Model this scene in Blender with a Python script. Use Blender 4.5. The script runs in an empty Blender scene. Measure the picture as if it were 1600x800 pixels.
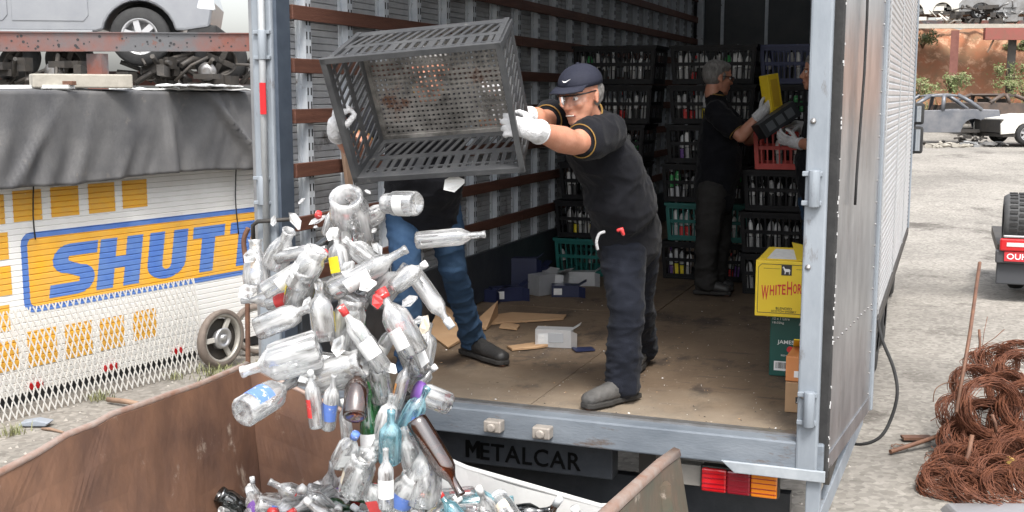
import bpy, bmesh, math, random
from math import sin, cos, pi, radians, sqrt
from mathutils import Vector as V, Matrix as M, noise

# ------------------------------------------------------------------ camera, sky, sun, exposure
SC = bpy.context.scene
COL = SC.collection
YAW, PITCH, FPX, CAMH, BED = radians(20.7), radians(7.9), 1800.0, 2.6, 1.15
cd = bpy.data.cameras.new('camera'); cam = bpy.data.objects.new('camera', cd); COL.objects.link(cam)
cam.location = (0, 0, CAMH); cam.rotation_euler = (pi/2-PITCH, 0, YAW)
cd.sensor_width = 36; cd.lens = 36*FPX/1600; cd.clip_start = .05; cd.clip_end = 2000
SC.camera = cam
SUN_EL, SUN_AZ = radians(58), radians(150)      # azimuth clockwise from +Y: light comes from behind the camera, right
w = bpy.data.worlds.new('World'); SC.world = w; w.use_nodes = True
nt = w.node_tree; nt.nodes.clear()
sky = nt.nodes.new('ShaderNodeTexSky'); sky.sky_type = 'NISHITA'; sky.sun_disc = False
sky.sun_elevation = SUN_EL; sky.sun_rotation = SUN_AZ; sky.dust_density = 4.0; sky.air_density = 1.2
hs = nt.nodes.new('ShaderNodeHueSaturation'); hs.inputs['Saturation'].default_value = .28; hs.inputs['Value'].default_value = 1.0
bg = nt.nodes.new('ShaderNodeBackground'); bg.inputs[1].default_value = .15
wo = nt.nodes.new('ShaderNodeOutputWorld')
nt.links.new(sky.outputs[0], hs.inputs['Color']); nt.links.new(hs.outputs[0], bg.inputs[0]); nt.links.new(bg.outputs[0], wo.inputs[0])
sd = bpy.data.lights.new('sun', 'SUN'); sd.energy = 1.5; sd.angle = radians(14); sd.color = (1, .965, .91)
sun = bpy.data.objects.new('sun', sd); COL.objects.link(sun)
sdir = V((sin(SUN_AZ)*cos(SUN_EL), cos(SUN_AZ)*cos(SUN_EL), sin(SUN_EL)))
sun.rotation_euler = (-sdir).to_track_quat('-Z', 'Y').to_euler(); sun.location = sdir*30
SC.view_settings.view_transform = 'Standard'; SC.view_settings.look = 'None'
SC.view_settings.exposure = 1.25; SC.view_settings.gamma = 1; SC.view_settings.use_curve_mapping = False
SC.render.engine = 'CYCLES'
SC.cycles.use_denoising = True
SC.cycles.max_bounces = 12; SC.cycles.diffuse_bounces = 8; SC.cycles.transparent_max_bounces = 24; SC.cycles.glossy_bounces = 4
SC.cycles.caustics_reflective = False; SC.cycles.caustics_refractive = False
SC.cycles.sample_clamp_indirect = 6

# ------------------------------------------------------------------ helpers
RND = random.Random(7)
RT = V((cos(YAW), sin(YAW), 0)); FW = V((-sin(YAW), cos(YAW), 0)); UP = V((0, 0, 1)); TC = -FW   # view-right, view-forward, up, towards viewer
def at(u, v, F):
    "point at horizontal distance F in front of the viewpoint, seen at photo position u,v"
    up = (400-v)*cos(PITCH)-FPX*sin(PITCH); fw = FPX*cos(PITCH)+(400-v)*sin(PITCH); t = F/fw
    return RT*((u-800)*t)+FW*F+V((0, 0, CAMH+up*t))
def atz(u, v, z):
    up = (400-v)*cos(PITCH)-FPX*sin(PITCH); fw = FPX*cos(PITCH)+(400-v)*sin(PITCH)
    return at(u, v, (z-CAMH)/up*fw)

def wm(o):
    m = o.matrix_basis.copy()
    while o.parent: o = o.parent; m = o.matrix_basis @ m
    return m
def tag(o, label=None, cat=None, group=None, kind=None):
    for k, x in (('label', label), ('category', cat), ('group', group), ('kind', kind)):
        if x: o[k] = x
    return o
def thing(name, label, cat, loc=(0, 0, 0), rz=0, group=None):
    o = bpy.data.objects.new(name, None); COL.objects.link(o)
    o.location = loc; o.rotation_euler = (0, 0, rz); o.empty_display_size = .1
    return tag(o, label, cat, group)
def frame(t, s):
    t = t.normalized(); s = s-t*s.dot(t)
    if s.length < 1e-5: s = t.orthogonal()
    s.normalize(); return t, s, t.cross(s)
def rotm(x, y, z, c=(0, 0, 0)):
    m = M((x, y, z)).transposed().to_4x4(); m.translation = V(c); return m

class MB:
    def __init__(s): s.v = []; s.f = []; s.m = []; s.sm = []
    def add(s, vs, fs, m=0, smooth=False, X=None):
        b = len(s.v)
        s.v += [X @ V(p) for p in vs] if X else [V(p) for p in vs]
        for f in fs: s.f.append([b+i for i in f]); s.m.append(m); s.sm.append(smooth)
        return s
    def hexa(s, c8, m=0, X=None):
        return s.add(c8, [(0, 3, 2, 1), (4, 5, 6, 7), (0, 1, 5, 4), (1, 2, 6, 5), (2, 3, 7, 6), (3, 0, 4, 7)], m, False, X)
    def box(s, x0, x1, y0, y1, z0, z1, m=0, X=None):
        return s.hexa([(x0, y0, z0), (x1, y0, z0), (x1, y1, z0), (x0, y1, z0), (x0, y0, z1), (x1, y0, z1), (x1, y1, z1), (x0, y1, z1)], m, X)
    def cbox(s, c, d, m=0, X=None):
        return s.box(c[0]-d[0]/2, c[0]+d[0]/2, c[1]-d[1]/2, c[1]+d[1]/2, c[2]-d[2]/2, c[2]+d[2]/2, m, X)
    def bar(s, a, b, w, h, up=UP, m=0):
        a, b = V(a), V(b); t, sd_, n = frame(b-a, V(up)); x = n*w/2; y = sd_*h/2
        return s.hexa([a-x-y, a+x-y, a+x+y, a-x+y, b-x-y, b+x-y, b+x+y, b-x+y], m)
    def rings(s, rs, m=0, smooth=True, cap=True, closed=False):
        n = len(rs[0]); b = len(s.v); s.v += [V(p) for r in rs for p in r]
        k = len(rs)
        for i in range(k if closed else k-1):
            i2 = (i+1) % k
            for j in range(n):
                j2 = (j+1) % n
                s.f.append([b+i*n+j, b+i*n+j2, b+i2*n+j2, b+i2*n+j]); s.m.append(m); s.sm.append(smooth)
        if cap and not closed:
            s.f.append([b+j for j in range(n)][::-1]); s.m.append(m); s.sm.append(False)
            s.f.append([b+(k-1)*n+j for j in range(n)]); s.m.append(m); s.sm.append(False)
        return s
    def tube(s, pts, r, n=8, m=0, closed=False, smooth=True):
        pts = [V(p) for p in pts]; k = len(pts); rs = []; ref = None
        for i, p in enumerate(pts):
            if closed: t = pts[(i+1) % k]-pts[i-1]
            else: t = pts[min(i+1, k-1)]-pts[max(i-1, 0)]
            t, ref, b = frame(t, ref if ref else t.orthogonal())
            rr = r[i] if isinstance(r, (list, tuple)) else r
            rs.append([p+(ref*cos(2*pi*j/n)+b*sin(2*pi*j/n))*rr for j in range(n)])
        return s.rings(rs, m, smooth, True, closed)
    def limb(s, pts, rad, side=None, n=14, m=0):
        "closed tapered tube with round ends; rad items r or (across, deep); side one vector or one per point"
        pts = [V(p) for p in pts]; k = len(pts); fr = []; ref = None
        for i in range(k):
            t = pts[min(i+1, k-1)]-pts[max(i-1, 0)]
            sv = (side[i] if isinstance(side, list) else side) if side is not None else (ref if ref else t.orthogonal())
            fr.append(frame(t, V(sv))); ref = fr[-1][1]
        rd = [(r, r) if not isinstance(r, (tuple, list)) else r for r in rad]
        rs = []
        def ring(p, f, ra, rb): rs.append([p+f[1]*(cos(2*pi*j/n)*ra)+f[2]*(sin(2*pi*j/n)*rb) for j in range(n)])
        mn = min(rd[0])
        for q in (.92, .6, .3): ring(pts[0]-fr[0][0]*mn*q*.9, fr[0], rd[0][0]*sqrt(1-q*q), rd[0][1]*sqrt(1-q*q))
        for p, f, r in zip(pts, fr, rd): ring(p, f, *r)
        mn = min(rd[-1])
        for q in (.3, .6, .92): ring(pts[-1]+fr[-1][0]*mn*q*.9, fr[-1], rd[-1][0]*sqrt(1-q*q), rd[-1][1]*sqrt(1-q*q))
        return s.rings(rs, m)
    def lathe(s, prof, n=16, m=0, X=None, smooth=True, cap=True):
        b = len(s.v); rs = [[V((r*cos(2*pi*j/n), r*sin(2*pi*j/n), z)) for j in range(n)] for r, z in prof]
        if X: rs = [[X @ p for p in r] for r in rs]
        return s.rings(rs, m, smooth, cap)
    def ell(s, c, r, m=0, X=None, nu=16, nv=10):
        rs = []
        for i in range(nv+1):
            a = -pi/2+pi*i/nv; q = max(cos(a), .03)
            rs.append([V((c[0]+r[0]*q*cos(2*pi*j/nu), c[1]+r[1]*q*sin(2*pi*j/nu), c[2]+r[2]*sin(a))) for j in range(nu)])
        if X: rs = [[X @ p for p in k] for k in rs]
        return s.rings(rs, m)
    def prism(s, poly, d, m=0, X=None):
        "polygon in xz pushed along y from d[0] to d[1]"
        n = len(poly); vs = [(x, d[0], z) for x, z in poly]+[(x, d[1], z) for x, z in poly]
        fs = [list(range(n)), list(range(2*n-1, n-1, -1))]+[(i, i+n, (i+1) % n+n, (i+1) % n) for i in range(n)]
        return s.add(vs, fs, m, False, X)
    def mesh(s, name, mats):
        me = bpy.data.meshes.new(name); me.from_pydata(s.v, [], s.f)
        for m in (mats if isinstance(mats, (list, tuple)) else [mats]): me.materials.append(m)
        me.polygons.foreach_set('material_index', s.m); me.polygons.foreach_set('use_smooth', s.sm)
        me.update()
        return me
    def build(s, name, mats, parent=None, local=False, bevel=0, kind=None, normals=True):
        if parent is not None and not local:
            inv = wm(parent).inverted(); s.v = [inv @ p for p in s.v]
        me = s.mesh(name, mats)
        if normals:
            bm = bmesh.new(); bm.from_mesh(me); bmesh.ops.recalc_face_normals(bm, faces=bm.faces); bm.to_mesh(me); bm.free()
        return link(name, me, parent, bevel, kind)
def link(name, me, parent=None, bevel=0, kind=None):
    o = bpy.data.objects.new(name, me); COL.objects.link(o)
    if parent is not None: o.parent = parent
    if bevel:
        b = o.modifiers.new('bevel', 'BEVEL'); b.width = bevel; b.segments = 2; b.limit_method = 'ANGLE'; b.harden_normals = False
    if kind: o['kind'] = kind
    return o
def copy_tree(o, parent=None):
    c = o.copy(); COL.objects.link(c); c.parent = parent
    for ch in list(o.children): copy_tree(ch, c)
    return c

# ------------------------------------------------------------------ materials
def mat(name, c, rough=.6, metal=0., c2=None, scale=6., bump=0., bscale=40., spec=.5, c3=None, s3=3., t3=.55, w3=.08, stretch=(1, 1, 1), contrast=.2, det=6., trans=0., sheen=0., coat=0.):
    m = bpy.data.materials.new(name); m.use_nodes = True; t = m.node_tree; N = t.nodes; L = t.links
    b = N['Principled BSDF']; b.inputs['Roughness'].default_value = rough; b.inputs['Metallic'].default_value = metal
    b.inputs['Base Color'].default_value = (*c, 1); b.inputs['Specular IOR Level'].default_value = spec
    if sheen: b.inputs['Sheen Weight'].default_value = sheen
    if coat: b.inputs['Coat Weight'].default_value = coat
    if trans: b.inputs['Transmission Weight'].default_value = trans
    if c2 or bump or c3:
        tc = N.new('ShaderNodeTexCoord'); mp = N.new('ShaderNodeMapping'); mp.inputs['Scale'].default_value = stretch
        L.new(tc.outputs['Object'], mp.inputs[0])
        last = None
        if c2:
            n = N.new('ShaderNodeTexNoise'); n.inputs['Scale'].default_value = scale; n.inputs['Detail'].default_value = det; n.inputs['Roughness'].default_value = .65
            L.new(mp.outputs[0], n.inputs['Vector'])
            r = N.new('ShaderNodeValToRGB'); r.color_ramp.elements[0].position = .5-contrast; r.color_ramp.elements[1].position = .5+contrast
            r.color_ramp.elements[0].color = (*c, 1); r.color_ramp.elements[1].color = (*c2, 1)
            L.new(n.outputs['Fac'], r.inputs[0]); last = r.outputs[0]
        if c3:
            n3 = N.new('ShaderNodeTexNoise'); n3.inputs['Scale'].default_value = s3; n3.inputs['Detail'].default_value = 9; n3.inputs['Roughness'].default_value = .72
            L.new(mp.outputs[0], n3.inputs['Vector'])
            r3 = N.new('ShaderNodeValToRGB'); r3.color_ramp.elements[0].position = t3; r3.color_ramp.elements[1].position = t3+w3
            r3.color_ramp.elements[0].color = (0, 0, 0, 1); r3.color_ramp.elements[1].color = (1, 1, 1, 1)
            L.new(n3.outputs['Fac'], r3.inputs[0])
            mx = N.new('ShaderNodeMixRGB'); L.new(r3.outputs[0], mx.inputs[0]); mx.inputs[1].default_value = (*c, 1); mx.inputs[2].default_value = (*c3, 1)
            if last: L.new(last, mx.inputs[1])
            last = mx.outputs[0]
        if last: L.new(last, b.inputs['Base Color'])
        if bump:
            nb = N.new('ShaderNodeTexNoise'); nb.inputs['Scale'].default_value = bscale; nb.inputs['Detail'].default_value = 5
            L.new(mp.outputs[0], nb.inputs['Vector'])
            bp = N.new('ShaderNodeBump'); bp.inputs['Strength'].default_value = bump; bp.inputs['Distance'].default_value = .01
            L.new(nb.outputs['Fac'], bp.inputs['Height']); L.new(bp.outputs[0], b.inputs['Normal'])
    return m
def glass(name, col, milky=.2, mcol=(.9, .93, .95), refl=.35, add=.17):
    "thin bottle glass: see-through, shiny at grazing angles, with white streaks painted for sky reflections and dirt"
    m = bpy.data.materials.new(name); m.use_nodes = True; t = m.node_tree; N = t.nodes; L = t.links; N.clear()
    tr = N.new('ShaderNodeBsdfTransparent')
    lf = N.new('ShaderNodeLayerWeight'); lf.inputs[0].default_value = .5; pw = N.new('ShaderNodeMath'); pw.operation = 'POWER'; pw.inputs[1].default_value = 3.2
    mc = N.new('ShaderNodeMixRGB'); mc.inputs[1].default_value = (*col, 1); mc.inputs[2].default_value = (*[x**2.4*.8 for x in col], 1)
    L.new(lf.outputs['Facing'], pw.inputs[0]); L.new(pw.outputs[0], mc.inputs[0]); L.new(mc.outputs[0], tr.inputs[0])
    gl = N.new('ShaderNodeBsdfGlossy'); gl.inputs['Roughness'].default_value = .035
    lw = N.new('ShaderNodeLayerWeight'); lw.inputs[0].default_value = refl
    mr = N.new('ShaderNodeMath'); mr.operation = 'MULTIPLY_ADD'; mr.inputs[1].default_value = .8; mr.inputs[2].default_value = add
    a = N.new('ShaderNodeMixShader'); L.new(lw.outputs['Fresnel'], mr.inputs[0]); L.new(mr.outputs[0], a.inputs[0]); L.new(tr.outputs[0], a.inputs[1]); L.new(gl.outputs[0], a.inputs[2])
    df = N.new('ShaderNodeBsdfDiffuse'); df.inputs[0].default_value = (*mcol, 1)
    tl = N.new('ShaderNodeBsdfTranslucent'); tl.inputs[0].default_value = (*mcol, 1)
    d2 = N.new('ShaderNodeMixShader'); d2.inputs[0].default_value = .5; L.new(df.outputs[0], d2.inputs[1]); L.new(tl.outputs[0], d2.inputs[2])
    tc = N.new('ShaderNodeTexCoord'); nz = N.new('ShaderNodeTexNoise'); nz.inputs['Scale'].default_value = 1.0; nz.inputs['Detail'].default_value = 3; mpg = N.new('ShaderNodeMapping'); mpg.inputs['Scale'].default_value = (42, 42, 7); L.new(tc.outputs['Object'], mpg.inputs[0]); L.new(mpg.outputs[0], nz.inputs['Vector'])
    mm = N.new('ShaderNodeMapRange'); mm.inputs[1].default_value = .42; mm.inputs[2].default_value = .68; mm.inputs[3].default_value = milky*.4; mm.inputs[4].default_value = min(.9, milky*2.6)
    L.new(nz.outputs['Fac'], mm.inputs[0])
    b = N.new('ShaderNodeMixShader'); L.new(mm.outputs[0], b.inputs[0]); L.new(a.outputs[0], b.inputs[1]); L.new(d2.outputs[0], b.inputs[2])
    o = N.new('ShaderNodeOutputMaterial'); L.new(b.outputs[0], o.inputs[0])
    return m
K = {}
K['post'] = mat('blue_grey_paint', (.19, .215, .245), .5, .1, (.29, .32, .355), 5, .1, 60, c3=(.11, .09, .08), s3=8, t3=.6, w3=.1, stretch=(1, 1, .35))
K['sill'] = mat('worn_blue_grey_paint', (.105, .125, .15), .5, .1, (.2, .225, .255), 4, .15, 60, c3=(.11, .075, .055), s3=6, t3=.58, w3=.1, stretch=(.6, 1, 2), contrast=.22)
K['doorskin'] = mat('scuffed_aluminium', (.22, .225, .24), .3, .7, (.42, .425, .44), 2.4, .35, 4, stretch=(2.2, 2.2, .9), c3=(.17, .15, .135), s3=3.2, t3=.58, w3=.12, contrast=.16)
K['skin_in'] = mat('dull_aluminium_cladding', (.3, .31, .325), .5, .1, (.45, .46, .475), 5, .05, 50, c3=(.1, .09, .085), s3=5, t3=.56, w3=.12)
K['rib'] = mat('galvanised_rib', (.45, .49, .54), .45, .15, (.62, .65, .68), 9, .05, 60, c3=(.12, .1, .09), s3=8, t3=.6, w3=.06)
K['slot'] = mat('dark_slot', (.02, .02, .022), .8)
K['rail'] = mat('dark_hardwood_plank', (.075, .03, .02), .6, 0, (.14, .06, .04), 6, .3, 30, stretch=(8, .6, 8), c3=(.24, .15, .11), s3=7, t3=.64, w3=.08)
K['ply'] = None
K['side'] = mat('pale_aluminium_side', (.38, .385, .395), .42, .3, (.5, .51, .52), 4, .04, 40, c3=(.36, .33, .3), s3=2.5, t3=.62, w3=.1)
K['black'] = mat('black_painted_steel', (.02, .024, .03), .45, 0, (.045, .05, .058), 8, .15, 50, c3=(.1, .085, .075), s3=16, t3=.68, w3=.05)
K['rubber'] = mat('rubber', (.015, .015, .016), .8, 0, (.03, .03, .03), 14, .2, 60)
K['steel'] = mat('bare_steel', (.4, .4, .41), .4, .8, (.26, .24, .22), 12)
K['darkmetal'] = mat('dark_grimy_metal', (.035, .034, .034), .6, .3, (.07, .06, .05), 8, .2, 40)
K['redlens'] = mat('red_lens', (.5, .01, .015), .15, 0, coat=.6); K['dredlens'] = mat('dark_red_lens', (.25, .008, .02), .15, coat=.6)
K['amber'] = mat('amber_lens', (.75, .22, .01), .15, coat=.6)
K['reflector'] = mat('red_reflective_tape', (.5, .015, .02), .35)
K['white'] = mat('white_paint', (.72, .72, .71), .5, 0, (.6, .6, .58), 5, .03, 30)
K['rust'] = mat('rusty_skip_sheet', (.1, .055, .04), .55, .1, (.22, .115, .07), 2.4, .45, 18, c3=(.3, .235, .19), s3=7, t3=.6, w3=.07, contrast=.16, stretch=(1, 1, .6))
K['rustrim'] = mat('bare_worn_rim', (.34, .29, .26), .5, .2, (.25, .14, .1), 12, .2, 40)
K['skipgrey'] = mat('pale_grey_worn_sheet', (.5, .5, .5), .5, .1, (.62, .62, .61), 4, .1, 30, c3=(.3, .25, .21), s3=5, t3=.63, w3=.08)
K['skipgreen'] = mat('rusty_green_sheet', (.07, .078, .058), .6, .1, (.13, .085, .06), 5, .2, 30, c3=(.32, .27, .23), s3=8, t3=.6, w3=.08)
K['cwhite'] = mat('white_container_paint', (.84, .84, .83), .45, 0, (.74, .73, .7), 1.6, 0, c3=(.5, .45, .38), s3=4, t3=.64, w3=.16, stretch=(1, 1, .5))
K['yellow'] = mat('yellow_vinyl', (.82, .43, .03), .5, 0, (.7, .4, .09), 5, c3=(.75, .62, .42), s3=12, t3=.66, w3=.06)
K['blue'] = mat('blue_vinyl', (.07, .17, .52), .5, 0, (.13, .24, .52), 5, c3=(.45, .5, .6), s3=14, t3=.66, w3=.06)
K['tarp'] = mat('grey_tarpaulin', (.062, .062, .066), .6, 0, (.115, .113, .112), 2.5, .25, 45, c3=(.2, .175, .15), s3=3, t3=.6, w3=.16)
K['concrete'] = mat('old_concrete', (.3, .28, .24), .85, 0, (.4, .37, .32), 8, .3, 30)
K['wood'] = mat('weathered_wood', (.2, .13, .09), .8, 0, (.3, .2, .14), 7, .2, 30)
K['rustbeam'] = mat('rusty_beam_paint', (.085, .085, .09), .6, .1, (.15, .05, .035), .8, .15, 40, c3=(.12, .045, .03), s3=6, t3=.57, w3=.06, contrast=.08)
K['silver'] = mat('silver_car_paint', (.25, .26, .285), .3, .6, (.31, .32, .34), 2, coat=.4)
K['alloy'] = mat('alloy_wheel', (.5, .5, .51), .35, .7)
K['wirefence'] = mat('galvanised_mesh', (.62, .61, .58), .5, .2)
K['wirerust'] = mat('rusty_wire', (.08, .025, .013), .75, .1, (.19, .066, .03), 12, 0, c3=(.07, .03, .02), s3=9, t3=.58)
K['rod'] = mat('rusty_rod', (.1, .05, .035), .7, .1, (.2, .1, .06), 14)
K['soil'] = mat('red_soil', (.34, .13, .065), .95, 0, (.2, .13, .075), 1.3, .8, 6, c3=(.46, .27, .17), s3=2.2, t3=.53, w3=.1)
K['leaf'] = mat('leaf', (.09, .13, .04), .6, 0, (.16, .2, .07), 3); K['leaf2'] = mat('dry_leaf', (.15, .17, .07), .6, 0, (.22, .21, .1), 3)
K['bark'] = mat('stem', (.12, .08, .05), .9)
K['cblack'] = mat('black_crate_plastic', (.007, .0075, .009), .5, 0, (.016, .016, .018), 12, .1, 50, spec=.25)
K['cgreen'] = mat('teal_crate_plastic', (.012, .12, .11), .45, 0, (.02, .16, .14), 10, .1, 50)
K['cblue'] = mat('navy_crate_plastic', (.012, .022, .085), .45, 0, (.02, .03, .11), 10, .1, 50)
K['cred'] = mat('red_crate_plastic', (.55, .045, .04), .45, 0, (.62, .1, .08), 10, .1, 50)
K['cgrey'] = mat('dusty_black_crate_plastic', (.034, .036, .04), .42, 0, (.075, .076, .078), 7, .15, 50, c3=(.2, .19, .175), s3=9, t3=.62, w3=.1)
K['cbase'] = mat('dirty_crate_base', (.05, .047, .043), .6, 0, (.36, .345, .325), 8, .2, 60, c3=(.12, .06, .038), s3=4, t3=.55, w3=.07, contrast=.18)
K['board'] = mat('brown_cardboard', (.36, .22, .12), .8, 0, (.43, .28, .16), 6, .05, 50)
K['orangebox'] = mat('orange_carton', (.55, .2, .06), .6, 0, (.62, .26, .1), 6)
K['yellowbox'] = mat('yellow_carton', (.85, .62, .03), .5, 0, (.8, .56, .03), 6)
K['greenbox'] = mat('green_carton', (.008, .075, .06), .5, 0, (.012, .09, .075), 6)
K['navybox'] = mat('navy_gift_box', (.015, .02, .055), .4, 0, (.02, .026, .07), 6)
K['silverbox'] = mat('silver_foil_card', (.62, .63, .65), .3, .5, (.5, .51, .53), 7)
K['inkred'] = mat('red_ink', (.62, .03, .03), .5); K['inkdark'] = mat('dark_ink', (.03, .03, .03), .5); K['inkwhite'] = mat('white_ink', (.8, .8, .8), .5)
K['inkgold'] = mat('gold_ink', (.55, .38, .12), .5)
K['skin'] = mat('skin', (.46, .2, .125), .45, 0, (.56, .28, .19), 16, .12, 140, c3=(.52, .17, .12), s3=20, t3=.58, w3=.14)
K['skin'].node_tree.nodes['Principled BSDF'].inputs['Subsurface Weight'].default_value = .12
K['skin'].node_tree.nodes['Principled BSDF'].inputs['Subsurface Radius'].default_value = (.02, .008, .004)
K['hair'] = mat('grey_hair', (.1, .095, .09), .7, 0, (.26, .25, .24), 60, .5, 120, stretch=(1, 1, .3))
K['tee'] = mat('black_cotton', (.0065, .0068, .009), .9, 0, (.012, .0125, .016), 9, .25, 200, spec=.12, sheen=.06)
K['navy'] = mat('navy_work_trousers', (.007, .0085, .013), .9, 0, (.016, .018, .026), 5, .25, 180, spec=.1, sheen=.05)
K['jeans'] = mat('blue_denim', (.02, .045, .095), .9, 0, (.055, .1, .17), 3.5, .3, 220, spec=.12)
K['greytr'] = mat('charcoal_trousers', (.024, .023, .022), .85, 0, (.045, .043, .042), 6, .2, 180, spec=.2)
K['glove'] = mat('white_knit_glove', (.66, .66, .67), .9, 0, (.52, .52, .53), 20, .7, 160, spec=.15, c3=(.36, .34, .32), s3=14, t3=.6, w3=.12)
K['boot'] = mat('dusty_boot_leather', (.04, .039, .038), .7, 0, (.1, .095, .09), 9, .3, 60); K['bootb'] = mat('black_boot_leather', (.02, .02, .021), .5, 0, (.04, .038, .036), 10, .2, 60)
K['sole'] = mat('boot_sole', (.03, .028, .026), .8)
K['cap'] = mat('navy_cap_cloth', (.012, .014, .026), .8, 0, (.02, .022, .036), 12, .2, 200, spec=.3)
K['trim'] = mat('gold_trim', (.24, .14, .03), .7)
K['eyew'] = mat('eye_white', (.75, .72, .7), .2); K['iris'] = mat('dark_iris', (.03, .02, .015), .15); K['lip'] = mat('mouth', (.3, .1, .085), .5); K['teeth'] = mat('teeth', (.75, .72, .65), .3)
K['frame'] = mat('black_spectacle_frame', (.01, .01, .012), .3)
K['lens'] = glass('clear_lens', (.93, .94, .95), .04, refl=.3, add=.03)
K['gclear'] = glass('clear_glass', (.97, .98, .985), .27, (1, 1, 1), refl=.5); K['gwhite'] = glass('sky_whitened_glass', (.95, .965, .97), .42, (1, 1, 1), refl=.5)  # diffuse white stands in for overexposed sky reflections
K['gbrown'] = glass('brown_glass', (.36, .15, .07), .1, (.2, .09, .05)); K['ggreen'] = glass('green_glass', (.1, .42, .16), .2, (.06, .3, .1)); K['gcyan'] = glass('pale_blue_glass', (.55, .87, .94), .3, (.5, .82, .92)); K['gdark'] = glass('dark_glass', (.12, .13, .12), .2, (.03, .035, .035))
for n_, c_ in dict(lwhite=(.8, .8, .79), lred=(.65, .05, .05), lyellow=(.85, .68, .03), lblue=(.12, .22, .6), lgreen=(.05, .35, .1), lpurple=(.16, .07, .3), lsilver=(.6, .62, .64), lmute=(.46, .46, .46), lorange=(.8, .36, .12), lcream=(.7, .62, .5)).items():
    K[n_] = mat('paper_'+n_[1:], c_, .5, 0, tuple(x*.82 for x in c_), 30, c3=((.6, .25, .22) if n_ == 'lwhite' else (.72, .7, .66)), s3=26, t3=.62 if n_ == 'lwhite' else .58, w3=.05, stretch=(1, 1, 2.2))

def roof_mat():
    "unseen roof sheet, made slightly translucent to brighten the truck interior"
    m = bpy.data.materials.new('roof_sheet_interior_fill'); m.use_nodes = True; t = m.node_tree; b = t.nodes['Principled BSDF']; b.inputs['Base Color'].default_value = (.6, .6, .58, 1)
    tl = t.nodes.new('ShaderNodeBsdfTranslucent'); tl.inputs[0].default_value = (.75, .78, .8, 1); mx = t.nodes.new('ShaderNodeMixShader'); mx.inputs[0].default_value = .07
    t.links.new(b.outputs[0], mx.inputs[1]); t.links.new(tl.outputs[0], mx.inputs[2]); t.links.new(mx.outputs[0], t.nodes['Material Output'].inputs[0])
    return m
K['roof'] = roof_mat()  # translucency added to lift the light inside the truck
def ply_mat():
    "worn plywood truck floor: brown boards with dark scuffs and dusty pale patches, plus a painted skylit edge"
    m = mat('worn_plywood', (.095, .064, .041), .75, 0, (.17, .122, .08), 1.8, .3, 30, c3=(.045, .033, .025), s3=2.2, t3=.52, w3=.12, stretch=(1.4, .8, 1), contrast=.25)
    t = m.node_tree; N = t.nodes; L = t.links; b = N['Principled BSDF']; src = b.inputs['Base Color'].links[0].from_socket
    tc = N.new('ShaderNodeTexCoord'); mp = N.new('ShaderNodeMapping'); mp.inputs['Scale'].default_value = (5, 24, 1); mp.inputs['Rotation'].default_value = (0, 0, .5)
    n = N.new('ShaderNodeTexNoise'); n.inputs['Scale'].default_value = .9; n.inputs['Detail'].default_value = 8; L.new(tc.outputs['Object'], mp.inputs[0]); L.new(mp.outputs[0], n.inputs['Vector'])
    r = N.new('ShaderNodeValToRGB'); r.color_ramp.elements[0].position = .6; r.color_ramp.elements[1].position = .66
    r.color_ramp.elements[0].color = (0, 0, 0, 1); r.color_ramp.elements[1].color = (.75, .75, .75, 1); L.new(n.outputs['Fac'], r.inputs[0])
    mx = N.new('ShaderNodeMixRGB'); L.new(r.outputs[0], mx.inputs[0]); L.new(src, mx.inputs[1]); mx.inputs[2].default_value = (.07, .05, .038, 1)
    v = N.new('ShaderNodeTexNoise'); v.inputs['Scale'].default_value = 55; v.inputs['Detail'].default_value = 2; L.new(tc.outputs['Object'], v.inputs['Vector'])
    r2 = N.new('ShaderNodeValToRGB'); r2.color_ramp.elements[0].position = .72; r2.color_ramp.elements[1].position = .76; r2.color_ramp.elements[0].color = (0, 0, 0, 1); L.new(v.outputs['Fac'], r2.inputs[0])
    m2 = N.new('ShaderNodeMixRGB'); L.new(r2.outputs[0], m2.inputs[0]); L.new(mx.outputs[0], m2.inputs[1]); m2.inputs[2].default_value = (.5, .45, .38, 1)
    sx = N.new('ShaderNodeSeparateXYZ'); L.new(tc.outputs['Object'], sx.inputs[0])       # tailboard band: skylit strip painted pale, with dust
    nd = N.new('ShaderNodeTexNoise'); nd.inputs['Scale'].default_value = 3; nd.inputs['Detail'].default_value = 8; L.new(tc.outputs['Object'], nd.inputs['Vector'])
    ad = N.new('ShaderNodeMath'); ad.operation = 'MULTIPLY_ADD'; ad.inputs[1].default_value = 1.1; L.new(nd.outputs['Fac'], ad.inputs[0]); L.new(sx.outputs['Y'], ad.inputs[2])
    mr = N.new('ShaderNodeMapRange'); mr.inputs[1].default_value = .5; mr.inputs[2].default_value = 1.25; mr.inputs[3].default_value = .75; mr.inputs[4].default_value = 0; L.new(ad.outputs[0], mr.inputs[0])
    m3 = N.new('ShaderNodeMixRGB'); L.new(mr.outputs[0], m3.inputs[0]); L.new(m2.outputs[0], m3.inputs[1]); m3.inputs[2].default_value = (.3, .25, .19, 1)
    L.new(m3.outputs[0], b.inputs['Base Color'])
    return m
K['ply'] = ply_mat()
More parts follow.
